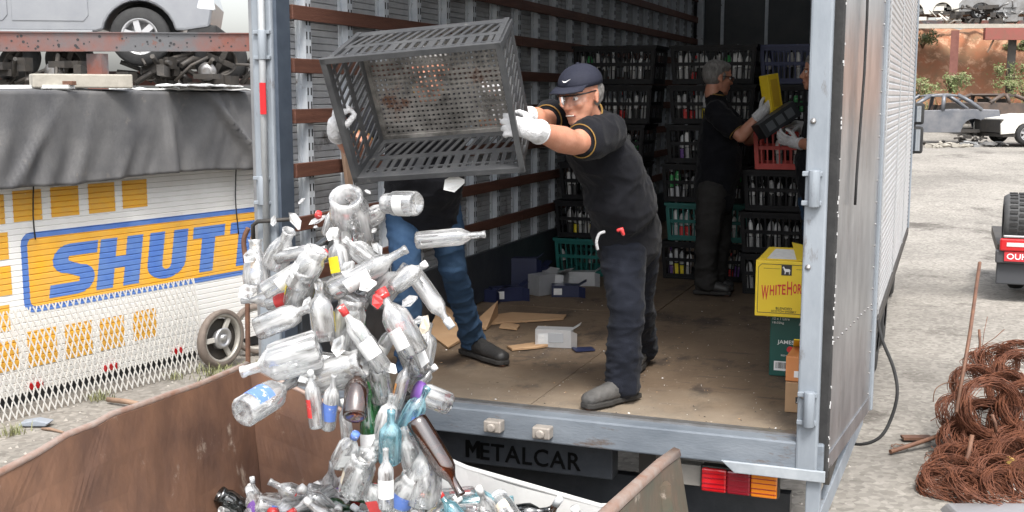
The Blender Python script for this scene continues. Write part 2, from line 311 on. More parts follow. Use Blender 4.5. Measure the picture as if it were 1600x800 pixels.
def ground_mat():
    m = mat('gravel_ground', (.155, .146, .133), .95, 0, (.31, .293, .267), .5, .8, 16, c3=(.1, .09, .08), s3=.7, t3=.56, w3=.09, contrast=.2, det=11)
    t = m.node_tree; N = t.nodes; L = t.links; b = N['Principled BSDF']; src = b.inputs['Base Color'].links[0].from_socket
    tc = N.new('ShaderNodeTexCoord'); v = N.new('ShaderNodeTexVoronoi'); v.inputs['Scale'].default_value = 26; L.new(tc.outputs['Object'], v.inputs['Vector'])
    r = N.new('ShaderNodeValToRGB'); r.color_ramp.elements[0].color = (.55, .53, .5, 1); r.color_ramp.elements[1].color = (1.3, 1.28, 1.25, 1); L.new(v.outputs['Color'], r.inputs[0])
    mx = N.new('ShaderNodeMixRGB'); mx.blend_type = 'MULTIPLY'; mx.inputs[0].default_value = .8; L.new(src, mx.inputs[1]); L.new(r.outputs[0], mx.inputs[2])
    L.new(mx.outputs[0], b.inputs['Base Color'])
    return m
K['ground'] = ground_mat()

def text(s, p, xd, yd, w, h, m, parent, name='lettering', depth=.002, shear=0., off=0., space=1.):
    "raised lettering centred on p, fitted to width w and height h"
    cu = bpy.data.curves.new('t', 'FONT'); cu.body = s; cu.extrude = .01; cu.shear = shear; cu.offset = off; cu.resolution_u = 3; cu.space_character = space
    o = bpy.data.objects.new('t', cu); COL.objects.link(o)
    dg = bpy.context.evaluated_depsgraph_get(); me = bpy.data.meshes.new_from_object(o.evaluated_get(dg))
    bpy.data.objects.remove(o); bpy.data.curves.remove(cu)
    xs = [v.co.x for v in me.vertices]; ys = [v.co.y for v in me.vertices]; zs = [v.co.z for v in me.vertices]
    xd = V(xd).normalized(); yd = V(yd).normalized(); zd = xd.cross(yd); inv = wm(parent).inverted()
    x0, x1, y0, y1, z0, z1 = min(xs), max(xs), min(ys), max(ys), min(zs), max(zs)
    for v in me.vertices:
        c = v.co
        v.co = inv @ (V(p)+xd*((c.x-(x0+x1)/2)/(x1-x0)*w)+yd*((c.y-(y0+y1)/2)/(y1-y0)*h)+zd*((c.z-z0)/(z1-z0)*depth))
    me.materials.clear(); me.materials.append(m)
    return link(name, me, parent)

def remesh(name, mb, mats, parent, voxel=.008, smooth=4, fold=None, kind=None):
    "melt overlapping closed shapes into one continuous skin"
    me = mb.mesh(name, mats); o = bpy.data.objects.new(name, me); COL.objects.link(o)
    r = o.modifiers.new('r', 'REMESH'); r.mode = 'VOXEL'; r.voxel_size = voxel; r.use_smooth_shade = True
    if smooth: q = o.modifiers.new('s', 'SMOOTH'); q.factor = .5; q.iterations = smooth
    dg = bpy.context.evaluated_depsgraph_get(); m2 = bpy.data.meshes.new_from_object(o.evaluated_get(dg))
    bpy.data.objects.remove(o); bpy.data.meshes.remove(me)
    if fold: 
        nr = [v.normal.copy() for v in m2.vertices]
        for v, n in zip(m2.vertices, nr): v.co = v.co+n*fold(v.co)
    inv = wm(parent).inverted()
    m2.transform(inv)
    m2.materials.clear()
    for m in (mats if isinstance(mats, (list, tuple)) else [mats]): m2.materials.append(m)
    m2.polygons.foreach_set('use_smooth', [True]*len(m2.polygons)); m2.name = name
    return link(name, m2, parent, 0, kind)

# ------------------------------------------------------------------ ground
EYE = V((0, 0, CAMH))
def onX(u, v, X): d = at(u, v, 1.)-EYE; return EYE+d*(X/d.x)
def onY(u, v, Y): d = at(u, v, 1.)-EYE; return EYE+d*(Y/d.y)
def sst(a, b, x): t = min(1, max(0, (x-a)/(b-a))); return t*t*(3-2*t)
def gh(x, y):
    F = V((x, y, 0)).dot(FW)
    z = 1.1*sst(15, 36, F)+1.3*sst(36, 48, F)
    return z+.025*noise.noise((x*.7, y*.7, 0))*sst(0, 3, abs(F))+(.06*noise.noise((x*.2, y*.2, 3)) if F > 12 else 0)
def axis_steps():
    a = [0.]; d = .3
    while a[-1] < 400: a.append(a[-1]+d); d = d if a[-1] < 14 else d*1.16
    return sorted([-x for x in a[1:]]+a)
ax_ = axis_steps()
g = MB(); n_ = len(ax_)
g.v = [V((x, y+8, gh(x, y+8))) for y in ax_ for x in ax_]
for j in range(n_-1):
    for i in range(n_-1): g.f.append([j*n_+i, j*n_+i+1, (j+1)*n_+i+1, (j+1)*n_+i]); g.m.append(0); g.sm.append(True)
tag(g.build('ground', K['ground'], normals=False), kind='structure')
# loose stones and scrap crumbs on the yard
K['stone'] = mat('gravel_stone', (.28, .26, .23), .9, 0, (.42, .39, .35), 3)
st = MB(); R2 = random.Random(3)
for i in range(2600):
    y = 5+R2.random()**1.6*22; x = R2.uniform(-.6, 3.5)+(y-5)*.12
    if i % 4 == 0: x, y = R2.uniform(-7, -3.3), R2.uniform(4.2, 9.5)
    if i % 9 == 0: x, y = R2.uniform(-3, -.5), R2.uniform(5, 9)
    s = R2.uniform(.006, .02)*(1.6 if R2.random() < .08 else 1); z = gh(x, y)
    st.add([(x+R2.uniform(.6, 1.2)*s*cos(a), y+R2.uniform(.6, 1.2)*s*sin(a), z) for a in (0, 1.6, 3.1, 4.7)]+[(x+.2*s, y, z+s*R2.uniform(.5, 1))], [(0, 1, 4), (1, 2, 4), (2, 3, 4), (3, 0, 4)])
tag(st.build('gravel', K['stone']), 'loose grey gravel scattered over the yard', 'gravel', kind='stuff')

# ------------------------------------------------------------------ box truck
XL, XR, Y0, Y1, ZT = -3.066, -.533, 4.88, 14.8, 3.98
T = thing('box_truck', 'large box truck with open rear doors and blue grey frame', 'truck', (-1.8, Y0, 0))
# floor of worn plywood panels
fl = MB().box(XL-.03, XR+.03, Y0+.1, Y1, BED-.12, BED-.03).build('floor_frame', K['darkmetal'], T)
for i in range(4):
    for j in range(2):
        x0 = XL+.004+j*1.267; y0 = Y0+.105+i*2.45
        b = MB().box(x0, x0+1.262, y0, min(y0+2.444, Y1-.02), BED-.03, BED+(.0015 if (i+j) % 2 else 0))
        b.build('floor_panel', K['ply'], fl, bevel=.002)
# rear sill
sl = MB().box(-3.17, -.43, Y0-.03, Y0+.1, 1.02, BED-.004).build('rear_sill', K['sill'], T, bevel=.008)
MB().box(-3.04, -.54, Y0+.055, Y0+.104, BED-.01, BED+.006).build('threshold_strip', K['steel'], sl)
MB().prism([(-.86, 1.035), (-.42, 1.035), (-.42, .985), (-.8, .985)], (Y0-.045, Y0-.0305)).build('corner_plate', mat('pale_scraped_plate', (.42, .45, .48), .5, .2, (.3, .33, .36), 9), sl, bevel=.004)
for u, v in ((772, 665), (848, 675)):
    p = onY(u, v, Y0-.06)
    MB().cbox(p, (.085, .06, .055)).lathe([(.0, 0), (.022, 0), (.022, .02), (.0, .02)], 10, 0, rotm(V((1, 0, 0)), V((0, 0, 1)), V((0, -1, 0)), p+V((0, -.03, 0)))).build('door_stop', mat('worn_bracket', (.3, .27, .24), .6, .4, (.42, .38, .34), 20), sl, bevel=.01)
# posts
def post(x0, x1, nm='rear_post'):
    return MB().box(x0, x1, Y0-.04, Y0+.12, 1.0, ZT).build(nm, K['post'], T, bevel=.01)
pl = post(-3.175, -3.062); pr = post(-.545, -.455)
MB().box(-3.0618, -3.043, Y0-.02, Y0+.1, BED, ZT).build('inner_channel', mat('dark_blue_paint', (.05, .065, .09), .5, .1, (.08, .1, .13), 8), pl)
MB().box(-3.17, -.43, Y0-.035, Y0+.1, ZT+.001, ZT+.15).build('rear_header', K['post'], T, bevel=.01)
for v in (70, 298):
    p = onY(410, v, Y0-.06); MB().tube([p-UP*.07, p+UP*.07], .022, 10).cbox(p+V((-.01, .012, .06)), (.09, .02, .018)).cbox(p+V((-.01, .012, -.06)), (.09, .02, .018)).build('hinge', K['post'], pl, bevel=.003)
p = onY(411, 154, Y0-.082); MB().cbox(p, (.032, .006, .15)).build('reflector_strip', K['reflector'], pl)
p = onY(412, 100, Y0-.06); q = onY(418, 420, Y0-.06); MB().tube([V((p.x, p.y, ZT)), q], .017, 10).build('lock_rod', mat('pale_lock_rod', (.42, .44, .46), .45, .3, (.5, .52, .53), 9), pl)
for v in (295, 640):
    p = onY(1272 if v < 400 else 1264, v, Y0-.06); MB().tube([p-UP*.075, p+UP*.075], .024, 10).cbox(p+V((-.01, .012, .06)), (.08, .02, .02)).cbox(p+V((-.01, .012, -.06)), (.08, .02, .02)).build('hinge', K['post'], pr, bevel=.003)
for z_ in (1.35, 1.9, 2.5):
    MB().lathe([(0, 0), (.012, 0), (.012, .006), (0, .008)], 8, 0, rotm(V((1, 0, 0)), V((0, 0, 1)), V((0, -1, 0)), (-.52, Y0-.04, z_))).build('bolt', K['steel'], pr)
# left wall: cladding, ribs, hardwood rails
lw = MB(); zz = [BED+.01+.035*i for i in range(int((ZT-BED)/.035))]
pr_ = []
for z_ in zz: pr_ += [(-3.112, z_), (-3.112, z_+.026), (-3.119, z_+.0305)]
lw.add([(x, y, z_) for x, z_ in pr_ for y in (Y0+.1, Y1)], [(2*i, 2*i+1, 2*i+3, 2*i+2) for i in range(len(pr_)-1)])
lw.box(-3.16, -3.135, Y0+.1, Y1, 1.0, ZT)
wall = lw.build('left_wall', K['skin_in'], T, normals=False)
rb = MB().box(-.0, .012, -.055, .055, 0, ZT-BED-.02).box(.012, .046, -.028, .028, 0, ZT-BED-.02)
for k in range(40):
    z_ = .05+k*.07
    for s in (-1, 1): rb.box(.046, .0475, s*.016-.005, s*.016+.005, z_, z_+.038, 1)
rbm = rb.mesh('wall_rib', [K['rib'], K['slot']])
inv = wm(wall).inverted()
for k in range(22):
    o = link('wall_rib', rbm, wall); o.location = inv @ V((-3.111, 5.19+.44*k, BED+.005))
for zr in (.54, .81, 1.08, 1.35, 1.6, 1.86, 2.13, 2.4, 2.66):
    for a, b in ((Y0+.13, 8.27), (8.275, 11.8), (11.805, Y1-.02)):
        m_ = MB().box(-3.064, -3.042, a, b, BED+zr-.036, BED+zr+.036)
        o = m_.build('wooden_rail', K['rail'], wall, bevel=.003)
kb = MB().box(-3.064, -3.035, Y0+.13, Y1-.02, BED+.012, BED+.36).build('kick_board', K['black'], wall, bevel=.004)
# right wall, front wall, roof
rw = MB(); pz = []
for i in range(int((ZT-1.0)/.05)):
    z_ = 1.0+.05*i; pz += [(-.437, z_), (-.43, z_+.012), (-.43, z_+.04)]
rw.add([(x, y, z_) for x, z_ in pz for y in (Y0+.12, Y1+.1)], [(2*i, 2*i+2, 2*i+3, 2*i+1) for i in range(len(pz)-1)])
rw.box(-.5, -.445, Y0+.125, Y1+.09, 1.0, ZT)
rwo = rw.build('right_wall', K['side'], T, normals=False)
MB().box(-.442, -.415, Y0+.13, Y1+.1, .92, 1.0).build('side_skirt', K['darkmetal'], rwo, bevel=.004)
MB().box(-.446, -.41, Y1+.06, Y1+.14, 1.0, ZT).build('corner_trim', K['post'], rwo, bevel=.006)
for k in range(4):
    MB().box(-.4285, -.422, 6.5+2.2*k, 6.54+2.2*k, 1.02, ZT-.02).build('seam_strip', K['side'], rwo)
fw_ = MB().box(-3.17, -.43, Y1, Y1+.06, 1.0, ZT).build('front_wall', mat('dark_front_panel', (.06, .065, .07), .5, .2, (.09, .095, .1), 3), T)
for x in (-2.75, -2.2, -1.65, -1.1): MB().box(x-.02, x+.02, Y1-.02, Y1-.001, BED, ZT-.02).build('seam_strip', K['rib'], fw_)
MB().box(-3.06, -2.98, Y1-.09, Y1-.005, BED, ZT-.02).build('corner_trim', K['rib'], fw_, bevel=.01)
MB().add([(-3.17, Y0, ZT+.03), (-.43, Y0, ZT+.03), (-.43, Y1+.06, ZT+.03), (-3.17, Y1+.06, ZT+.03)], [(0, 1, 2, 3)]).build('roof', K['roof'], T)
for y in [Y0+.4+.8*k for k in range(12)]: MB().box(-3.1, -.5, y-.03, y+.03, ZT-.05, ZT+.028).build('roof_bow', K['rib'], T)
# right door, folded back along the side
A, B = V((-.44, Y0-.005, 0)), V((-.318, 6.17, 0)); dt = (B-A).normalized(); dn = V((dt.y, -dt.x, 0))
DX = rotm(dt, -dn, UP, A)         # local x along the door, -y outwards (towards viewer's right)
dr = MB().box(.062, 1.235, 0, .045, .985, ZT-.02, 0, DX).build('rear_door', K['doorskin'], T)
MB().box(1.2355, 1.27, -.016, .05, .98, ZT-.015, 0, DX).build('edge_frame', K['post'], dr, bevel=.006)
MB().box(.0, .034, -.024, .02, .99, ZT-.02, 0, DX).build('door_gasket', K['rubber'], dr, bevel=.006)
MB().box(.0345, .0615, -.012, .04, .985, ZT-.02, 0, DX).build('hinge_edge', mat('weathered_edge_strip', (.3, .27, .23), .6, .2, (.42, .39, .34), 12), dr, bevel=.004)
MB().box(.064, 1.23, -.006, -.0005, .985, 1.06, 0, DX).build('lower_rail', K['doorskin'], dr)
rv = MB()
for k in range(26):
    z_ = 1.08+k*.11
    for x in (.09, 1.19): rv.lathe([(0, 0), (.007, 0), (.005, .004), (0, .005)], 6, 0, DX @ rotm(V((1, 0, 0)), V((0, 0, 1)), V((0, -1, 0)), (x, 0, z_)))
for k in range(11): rv.lathe([(0, 0), (.007, 0), (.005, .004), (0, .005)], 6, 0, DX @ rotm(V((1, 0, 0)), V((0, 0, 1)), V((0, -1, 0)), (.17+k*.1, 0, 1.55)))
rv.build('rivets', K['steel'], dr, kind='stuff')
gk = MB()
for k in range(46): gk.cbox((.017+RND.uniform(-.014, .014), -.0255, RND.uniform(1.0, 3.6)), (RND.uniform(.003, .008), .004, RND.uniform(.004, .016)), 0, DX)
gk.build('gasket_flecks', mat('worn_white_fleck', (.55, .55, .55), .6), dr, kind='stuff')
# left door folded along the far side
ld = MB().box(-3.212, -3.182, Y0-.005, 6.15, 1.0, ZT).build('rear_door', K['doorskin'], T, bevel=.006)
MB().box(-3.1815, -3.176, Y0-.02, Y0+.03, 1.0, ZT).build('door_gasket', K['rubber'], ld)
p = onY(395, 352, Y0-.08); q = onY(460, 342, Y0-.05)
MB().tube([p+V((0, 0, -.07)), p, p+V((.03, 0, .02)), q], .011, 8).build('latch_bar', K['darkmetal'], ld)
# bumper with cut lettering, tail lights, underframe
bp_ = MB().box(-2.9, -1.385, Y0+.1, Y0+.2, .835, 1.0).build('bumper_beam', K['black'], T, bevel=.006)
lm = mat('raised_black_letter', (.003, .003, .003), .8, spec=.1)
text('ETALCAR', onY(828, 713, Y0+.099), (1, 0, 0), (0, 0, 1), .505, .085, lm, bp_, 'lettering', .006, off=.008, space=1.1)
q = onY(739, 700, Y0+.099); mz = q.z-.047
MB().prism([(q.x-.037, mz), (q.x-.02, mz), (q.x-.02, mz+.055), (q.x, mz+.022), (q.x+.02, mz+.055), (q.x+.02, mz), (q.x+.037, mz), (q.x+.037, mz+.085), (q.x+.02, mz+.085), (q.x, mz+.05), (q.x-.02, mz+.085), (q.x-.037, mz+.085)], (Y0+.093, Y0+.0995)).build('lettering', lm, bp_)
for s, x in ((1, -.79), (-1, -2.81)):
    t_ = MB().box(x-.17, x+.17, Y0+.045, Y0+.1, .855, .975).build('tail_light', K['darkmetal'], T, bevel=.006)
    for k, (mm, x0, x1) in enumerate((('redlens', -.165, -.055), ('dredlens', -.053, .05), ('amber', .052, .165))):
        o = MB().box(x+s*x0 if s > 0 else x-x1, x+x1 if s > 0 else x-x0, Y0+.02, Y0+.046, .865, .97)
        o.build('lamp_lens', K[mm], t_, bevel=.008)
    for zz_ in (.885, .905, .93, .95): MB().box(x-.163, x+.163, Y0+.0165, Y0+.0195, zz_-.0015, zz_+.0015).build('lens_ridge', K['dredlens'], t_)
MB().box(-1.07, -.965, Y0+.06, Y0+.12, .87, .965).build('lamp_bracket', mat('grimy_grey_bracket', (.22, .21, .19), .7, .1, (.3, .28, .25), 8), T, bevel=.004)
for x in (-2.35, -1.25): MB().box(x-.04, x+.04, Y0+.22, 16.5, .78, 1.015).build('chassis_rail', K['darkmetal'], T)
for y in (6.2, 7.6, 9, 10.4, 11.8, 13.2): MB().box(-3.1, -.5, y-.04, y+.04, .93, 1.025).build('cross_member', K['darkmetal'], T)
MB().box(-2.95, -.6, Y0+.3, Y0+.36, .55, .8).build('underrun_panel', K['black'], T)
sg = MB().box(-.5, -.44, Y0-.02, Y0+.04, .45, .985).build('side_guard', K['post'], T, bevel=.005)
MB().bar((-.455, Y0+.0, .79), (-.4, 6.7, .79), .035, .1).build('guard_rail', K['post'], sg, bevel=.004)
MB().box(-.43, -.38, 6.45, 6.5, .84, .985).build('guard_bracket', K['sill'], sg)
def truck_wheel(x, y, r=.5, w_=.26):
    X = rotm(V((0, 1, 0)), V((0, 0, 1)), V((1, 0, 0)), (x, y, r))
    o = MB().lathe([(r*.58, -w_/2), (r*.92, -w_/2), (r, -w_/2+.04), (r, w_/2-.04), (r*.92, w_/2), (r*.58, w_/2)], 28, 0, X, cap=False).build('wheel_tyre', K['rubber'], T)
    MB().lathe([(.02, w_*.1), (r*.3, w_*.12), (r*.5, w_*.3), (r*.58, w_*.45), (r*.58, -w_*.45), (.02, -w_*.2)], 20, 0, X).build('wheel_rim', K['steel'], o)
for x in (-2.95, -2.62, -1.0, -.67):
    for y in (11.2, 12.5): truck_wheel(x, y)
for x in (-2.9, -.72): truck_wheel(x, 15.75)
MB().tube([(-3, 11.2, .5), (-.6, 11.2, .5)], .09, 10).tube([(-3, 12.5, .5), (-.6, 12.5, .5)], .09, 10).build('axle', K['darkmetal'], T)
cab = MB().prism([(15.05, .7), (17.0, .7), (17.05, 1.6), (16.75, 2.9), (16.3, 3.1), (15.05, 3.1)], (-2.95, -.65), 0, rotm(V((0, 1, 0)), V((1, 0, 0)), UP)).build('cab', K['white'], T, bevel=.05)
MB().prism([(15.5, 1.75), (16.5, 1.75), (16.4, 2.55), (15.5, 2.65)], (-.655, -.64), 0, rotm(V((0, 1, 0)), V((1, 0, 0)), UP)).build('cab_window', K['gdark'], cab)
mp_ = onY(1430, 199, 15.5)
mi = MB().cbox(mp_+V((0, .03, .17)), (.2, .1, .27)).cbox(mp_+V((0, .03, -.16)), (.2, .1, .34)).build('wing_mirror', K['rubber'], T, bevel=.03)
MB().cbox(mp_+V((-.01, -.024, .17)), (.15, .006, .2)).cbox(mp_+V((-.01, -.024, -.16)), (.15, .006, .27)).build('mirror_glass', mat('mirror_glass', (.6, .63, .66), .05, 1.), mi)
MB().tube([mp_+V((-.25, .1, .3)), mp_+V((-.02, .1, .33)), mp_+V((0, .1, -.33)), mp_+V((-.25, .1, -.38))], .015, 6).build('mirror_arm', K['rubber'], mi)
# cables on the door
def dpt(x, z, o=-.02): return DX @ V((x, o, z))
tag(MB().tube([dpt(.53, 3.3), dpt(.56, 2.95), dpt(.55, 2.7), dpt(.5, 2.45), dpt(.46, 2.25), dpt(.45, 2.12)], .006, 8).build('hanging_cable', K['rubber']), 'thin dark cable hanging down the open aluminium truck door', 'cable')
pts = [at(u, v, F) for u, v, F in ((1372, 500, 6.45), (1378, 530, 6.4), (1396, 575, 6.35), (1402, 615, 6.3), (1392, 655, 6.3), (1375, 683, 6.3), (1348, 694, 6.35), (1322, 690, 6.45), (1305, 676, 6.6))]
def spline(ps, n=6):
    out = []
    for i in range(len(ps)-1):
        a, b, c, d = ps[max(i-1, 0)], ps[i], ps[i+1], ps[min(i+2, len(ps)-1)]
        for k in range(n):
            t = k/n; out.append(.5*((2*b)+(c-a)*t+(2*a-5*b+4*c-d)*t*t+(3*b-a-3*c+d)*t**3))
    return out+[ps[-1]]
tag(MB().tube(spline(pts), .0095, 8).build('looped_cable', K['rubber']), 'thick black cable looping below the open truck door', 'cable')

# ------------------------------------------------------------------ white lettered container body on the left
CO = V((-7.33, 7.02, 0)); CE = V((.187, .982, 0)).normalized(); CN = V((CE.y, -CE.x, 0))
CX = rotm(CE, -CN, UP, CO)        # local: x along the side, -y out of the side, z up
CB = thing('container_body', 'white yellow and blue lettered box body with ribbed siding', 'container', CO)
S0, S1, CT = -3.5, 5.6, 2.6
PIT = .05
w_ = MB(); pz = []
for i in range(int((CT-.1)/PIT)): z_ = .1+PIT*i; pz += [(.009, z_), (0, z_+.006), (0, z_+.044)]
pz.append((.009, .1+PIT*int((CT-.1)/PIT)))
w_.add([(x, o, z_) for o, z_ in pz for x in (S0, S1)], [(2*i, 2*i+1, 2*i+3, 2*i+2) for i in range(len(pz)-1)], 0, False, CX)
w_.box(S0, S1, .02, 2.3, .1, CT, 0, CX)
cw = w_.build('side_wall', K['cwhite'], CB, normals=False)
MB().box(S0, S1, .05, 2.25, .0, .1, 0, CX).build('base_frame', K['black'], CB)
MB().box(S0-.02, S1+.02, -.02, 2.32, CT+.001, CT+.04, 0, CX).build('roof', K['cwhite'], CB)
def conform(mb, name, m, parent, lift):
    "cut a flat decal (x,z in wall coordinates) along the siding grooves and press it onto them"
    bm = bmesh.new(); vs = [bm.verts.new(V((p.x, 0, p.z))) for p in mb.v]
    for f in mb.f:
        try: bm.faces.new([vs[i] for i in f])
        except ValueError: pass
    zs = [v.co.z for v in bm.verts]; lo, hi = min(zs), max(zs)
    for i in range(int((CT-.1)/PIT)+1):
        for d in (0, .006, .044):
            z_ = .1+PIT*i+d
            if lo < z_ < hi: bmesh.ops.bisect_plane(bm, geom=bm.verts[:]+bm.edges[:]+bm.faces[:], plane_co=(0, 0, z_), plane_no=(0, 0, 1), dist=1e-5)
    inv = wm(parent).inverted() @ CX
    for v in bm.verts:
        t = (v.co.z-.1) % PIT; o = .009*(1-min(t, PIT-t)/.006) if min(t, PIT-t) < .006 else 0
        v.co = inv @ V((v.co.x, o-lift, v.co.z))
    me = bpy.data.meshes.new(name); bm.to_mesh(me); bm.free(); me.materials.append(m)
    return link(name, me, parent)
def rect(x0, x1, z0, z1, sl=0): return MB().add([(x0, 0, z0), (x1, 0, z0), (x1+sl, 0, z1), (x0+sl, 0, z1)], [(0, 1, 2, 3)])
for x0, x1, z0, z1 in ((.05, .36, 1.555, 1.8), (.44, .715, 1.56, 1.82), (.805, 1.09, 1.568, 1.825), (1.193, 1.48, 1.566, 1.83), (1.565, 1.85, 1.58, 1.835), (.6, .9, 1.86, 1.93), (1.0, 1.3, 1.86, 1.93), (-.3, .375, 1.26, 1.485), (-.3, .385, .96, 1.205),
                       (-.3, .35, .66, .88), (-.3, .41, .32, .575), (.5, .79, .31, .62), (.875, 1.16, .31, .615), (1.243, 1.515, .314, .605), (1.62, 1.895, .335, .61), (-.75, -.37, 1.26, 1.485), (-.75, -.37, .96, 1.205)):
    conform(rect(x0, x1, z0, z1), 'yellow_square', K['yellow'], cw, .003)
def rrect(x0, x1, z0, z1, r, sl=0):
    pts = []
    for cx, cz, a0 in ((x1-r, z0+r, -90), (x1-r, z1-r, 0), (x0+r, z1-r, 90), (x0+r, z0+r, 180)):
        for k in range(6): a = radians(a0+18*k); pts.append((cx+r*cos(a), 0, cz+r*sin(a)))
    return MB().add([(x+sl*(z-z0), 0, z) for x, _, z in pts], [list(range(len(pts)))])
conform(rrect(.49, 4.6, .775, 1.46, .1, 0), 'blue_border', K['blue'], cw, .003)
bn = conform(rrect(.55, 4.54, .825, 1.41, .06, 0), 'yellow_banner', K['yellow'], cw, .005)
def letters():
    z0, z1 = .875, 1.325; h = z1-z0; sl = .17
    def strokes(x0, wd, polys):
        mb = MB()
        for q in polys: mb.add([(x0+x*wd+sl*(z)*h, 0, z0+z*h) for x, z in q], [list(range(len(q)))])
        return mb
    def arc(cx, cz, rx, rz, tx, tz, a0, a1, n=8):
        return [[(cx+(rx)*cos(a), cz+rz*sin(a)), (cx+(rx-tx)*cos(a), cz+(rz-tz)*sin(a)), (cx+(rx-tx)*cos(b), cz+(rz-tz)*sin(b)), (cx+rx*cos(b), cz+rz*sin(b))]
                for a, b in ((radians(a0+(a1-a0)*i/n), radians(a0+(a1-a0)*(i+1)/n)) for i in range(n))]
    S = arc(.36, .715, .36, .285, .35, .24, 90, 270)+arc(.64, .285, .36, .285, .35, .24, -90, 90)+[[(.36, .76), (1, .76), (1, 1), (.36, 1)], [(0, 0), (.64, 0), (.64, .24), (0, .24)], [(.36, .43), (.64, .33), (.64, .57), (.36, .67)]]
    Hh = [[(0, 0), (.38, 0), (.38, 1), (0, 1)], [(.62, 0), (1, 0), (1, 1), (.62, 1)], [(.38, .38), (.62, .38), (.62, .62), (.38, .62)]]
    U = [[(0, .32), (.38, .32), (.38, 1), (0, 1)], [(.62, .32), (1, .32), (1, 1), (.62, 1)]]+arc(.5, .32, .5, .32, .38, .2, 180, 360, 10)
    Tt = [[(0, .75), (1, .75), (1, 1), (0, 1)], [(.29, 0), (.71, 0), (.71, .75), (.29, .75)]]
    Ll = [[(0, 0), (.34, 0), (.34, 1), (0, 1)], [(.34, 0), (1, 0), (1, .2), (.34, .2)]]
    E_ = Ll+[[(.34, .8), (1, .8), (1, 1), (.34, 1)], [(.34, .41), (.9, .41), (.9, .59), (.34, .59)]]
    for x0, wd, q in ((.735, .46, S), (1.225, .48, Hh), (1.79, .47, U), (2.33, .42, Tt), (2.83, .42, Tt), (3.32, .38, Ll), (3.77, .4, E_)): conform(strokes(x0, wd, q), 'letter', K['blue'], cw, .007)
letters()
for x in (-.3, .552, 1.338, 2.146, 2.95): MB().box(x-.07, x+.07, -.02, .008, .115, .175, 0, CX).build('marker_lamp', K['redlens'], CB, bevel=.006)
for x in (.62, 2.97):
    tag(MB().tube([CX @ V((x+.015*sin(z_*7), -.03, z_)) for z_ in (1.9, 1.75, 1.6, 1.48, 1.4 if x < 1 else 1.2)], .006, 6).build('tie_rope', K['rubber']), 'dark tie rope hanging from tarpaulin, '+('left one' if x < 1 else 'right one')+' over the yellow panels', 'rope', 'tie ropes of the tarpaulin')
# tarpaulin hanging over the top
tp = MB(); NU, NV = 240, 34
for i in range(NU+1):
    s = S0-.05+(S1-S0+.1)*i/NU
    for j in range(NV+1):
        q = j/NV
        drop = max(0, q-.16)/.84; z_ = CT+.055-drop*(.78+.02*sin(s*2.2)+.012*noise.noise((s*3, 1, 0)))
        fo = .62*(.09*(1-2*abs(noise.noise((s*1.5+q*.6, q*.3, 5))))+.05*(1-2*abs(noise.noise((s*4+q*1.4, q*.6, 9))))+.022*noise.noise((s*11+q*3, q*3, 2)))*(.2+drop)
        fo += .07*math.exp(-((s-2.35-.85*q)/.045)**2)*(.4+drop)+.06*math.exp(-((s-2.5-.6*q)/.04)**2)*(.4+drop)+.05*math.exp(-((s-2.68-.45*q)/.04)**2)*(.4+drop)+.06*math.exp(-((s-1.05+.75*q)/.06)**2)*drop+.045*math.exp(-((s-2.0)/.05)**2)*(.4+drop)
        y_ = -.12-fo-.02*drop if q > .16 else .35-(.41)*(q/.16)
        tp.v.append(CX @ V((s, y_, z_+(.015*noise.noise((s*4, q*6, 0)) if q < .16 else 0))))
for i in range(NU):
    for j in range(NV): a = i*(NV+1)+j; tp.f.append([a, a+1, a+NV+2, a+NV+1]); tp.m.append(0); tp.sm.append(True)
to = tag(tp.build('tarpaulin', K['tarp'], normals=False), 'grey tarpaulin draped over the top of the lettered container', 'tarpaulin')
s_ = to.modifiers.new('thick', 'SOLIDIFY'); s_.thickness = .004
# things on the roof
b = thing('concrete_beam', 'pale concrete beam lying on top of the lettered container', 'beam', at(125, 132, 10.2))
bx0, bx1 = at(48, 128, 10.0), at(204, 128, 10.4); bx0.z = bx1.z = CT+.13
MB().bar(bx0, bx1, .22, .12).build('block', K['concrete'], b, bevel=.012)
pk = thing('metal_channel', 'pale metal channel with rusty ends lying on container roof left', 'channel', at(40, 140, 10))
q0, q1 = at(-30, 128, 10.2), at(112, 143, 9.9); q0.z = q1.z = CT+.08
MB().bar(q0, q1, .09, .03).build('web', K['white'], pk)
for t in (.66, .98): MB().cbox(q0.lerp(q1, t)+V((0, 0, .03)), (.1, .06, .035)).build('bracket', K['rod'], pk, bevel=.004)
for (u0, u1, v_, nm_) in ((215, 395, 135, 'crumpled white sheet lying on container roof beside the truck post'), (290, 380, 128, 'small bent pale panel lying behind the white sheet on the roof')):
    sh = MB(); a, b2 = at(u0, v_, 10.6), at(u1, v_, 11.6)
    for i in range(16):
        for j in range(5):
            p = a.lerp(b2, i/15)+V((-.9, .3, 0))*(j/4)*.5; p.z = CT+.055+(.035 if v_ < 130 else 0)+.035*abs(noise.noise((i*.6, j*.7, v_)))+.01
            sh.v.append(p)
    for i in range(15):
        for j in range(4): k = i*5+j; sh.f.append([k, k+1, k+6, k+5]); sh.m.append(0); sh.sm.append(False)
    o = tag(sh.build('crumpled_sheet', K['white']), nm_, 'panel'); s_ = o.modifiers.new('t', 'SOLIDIFY'); s_.thickness = .012
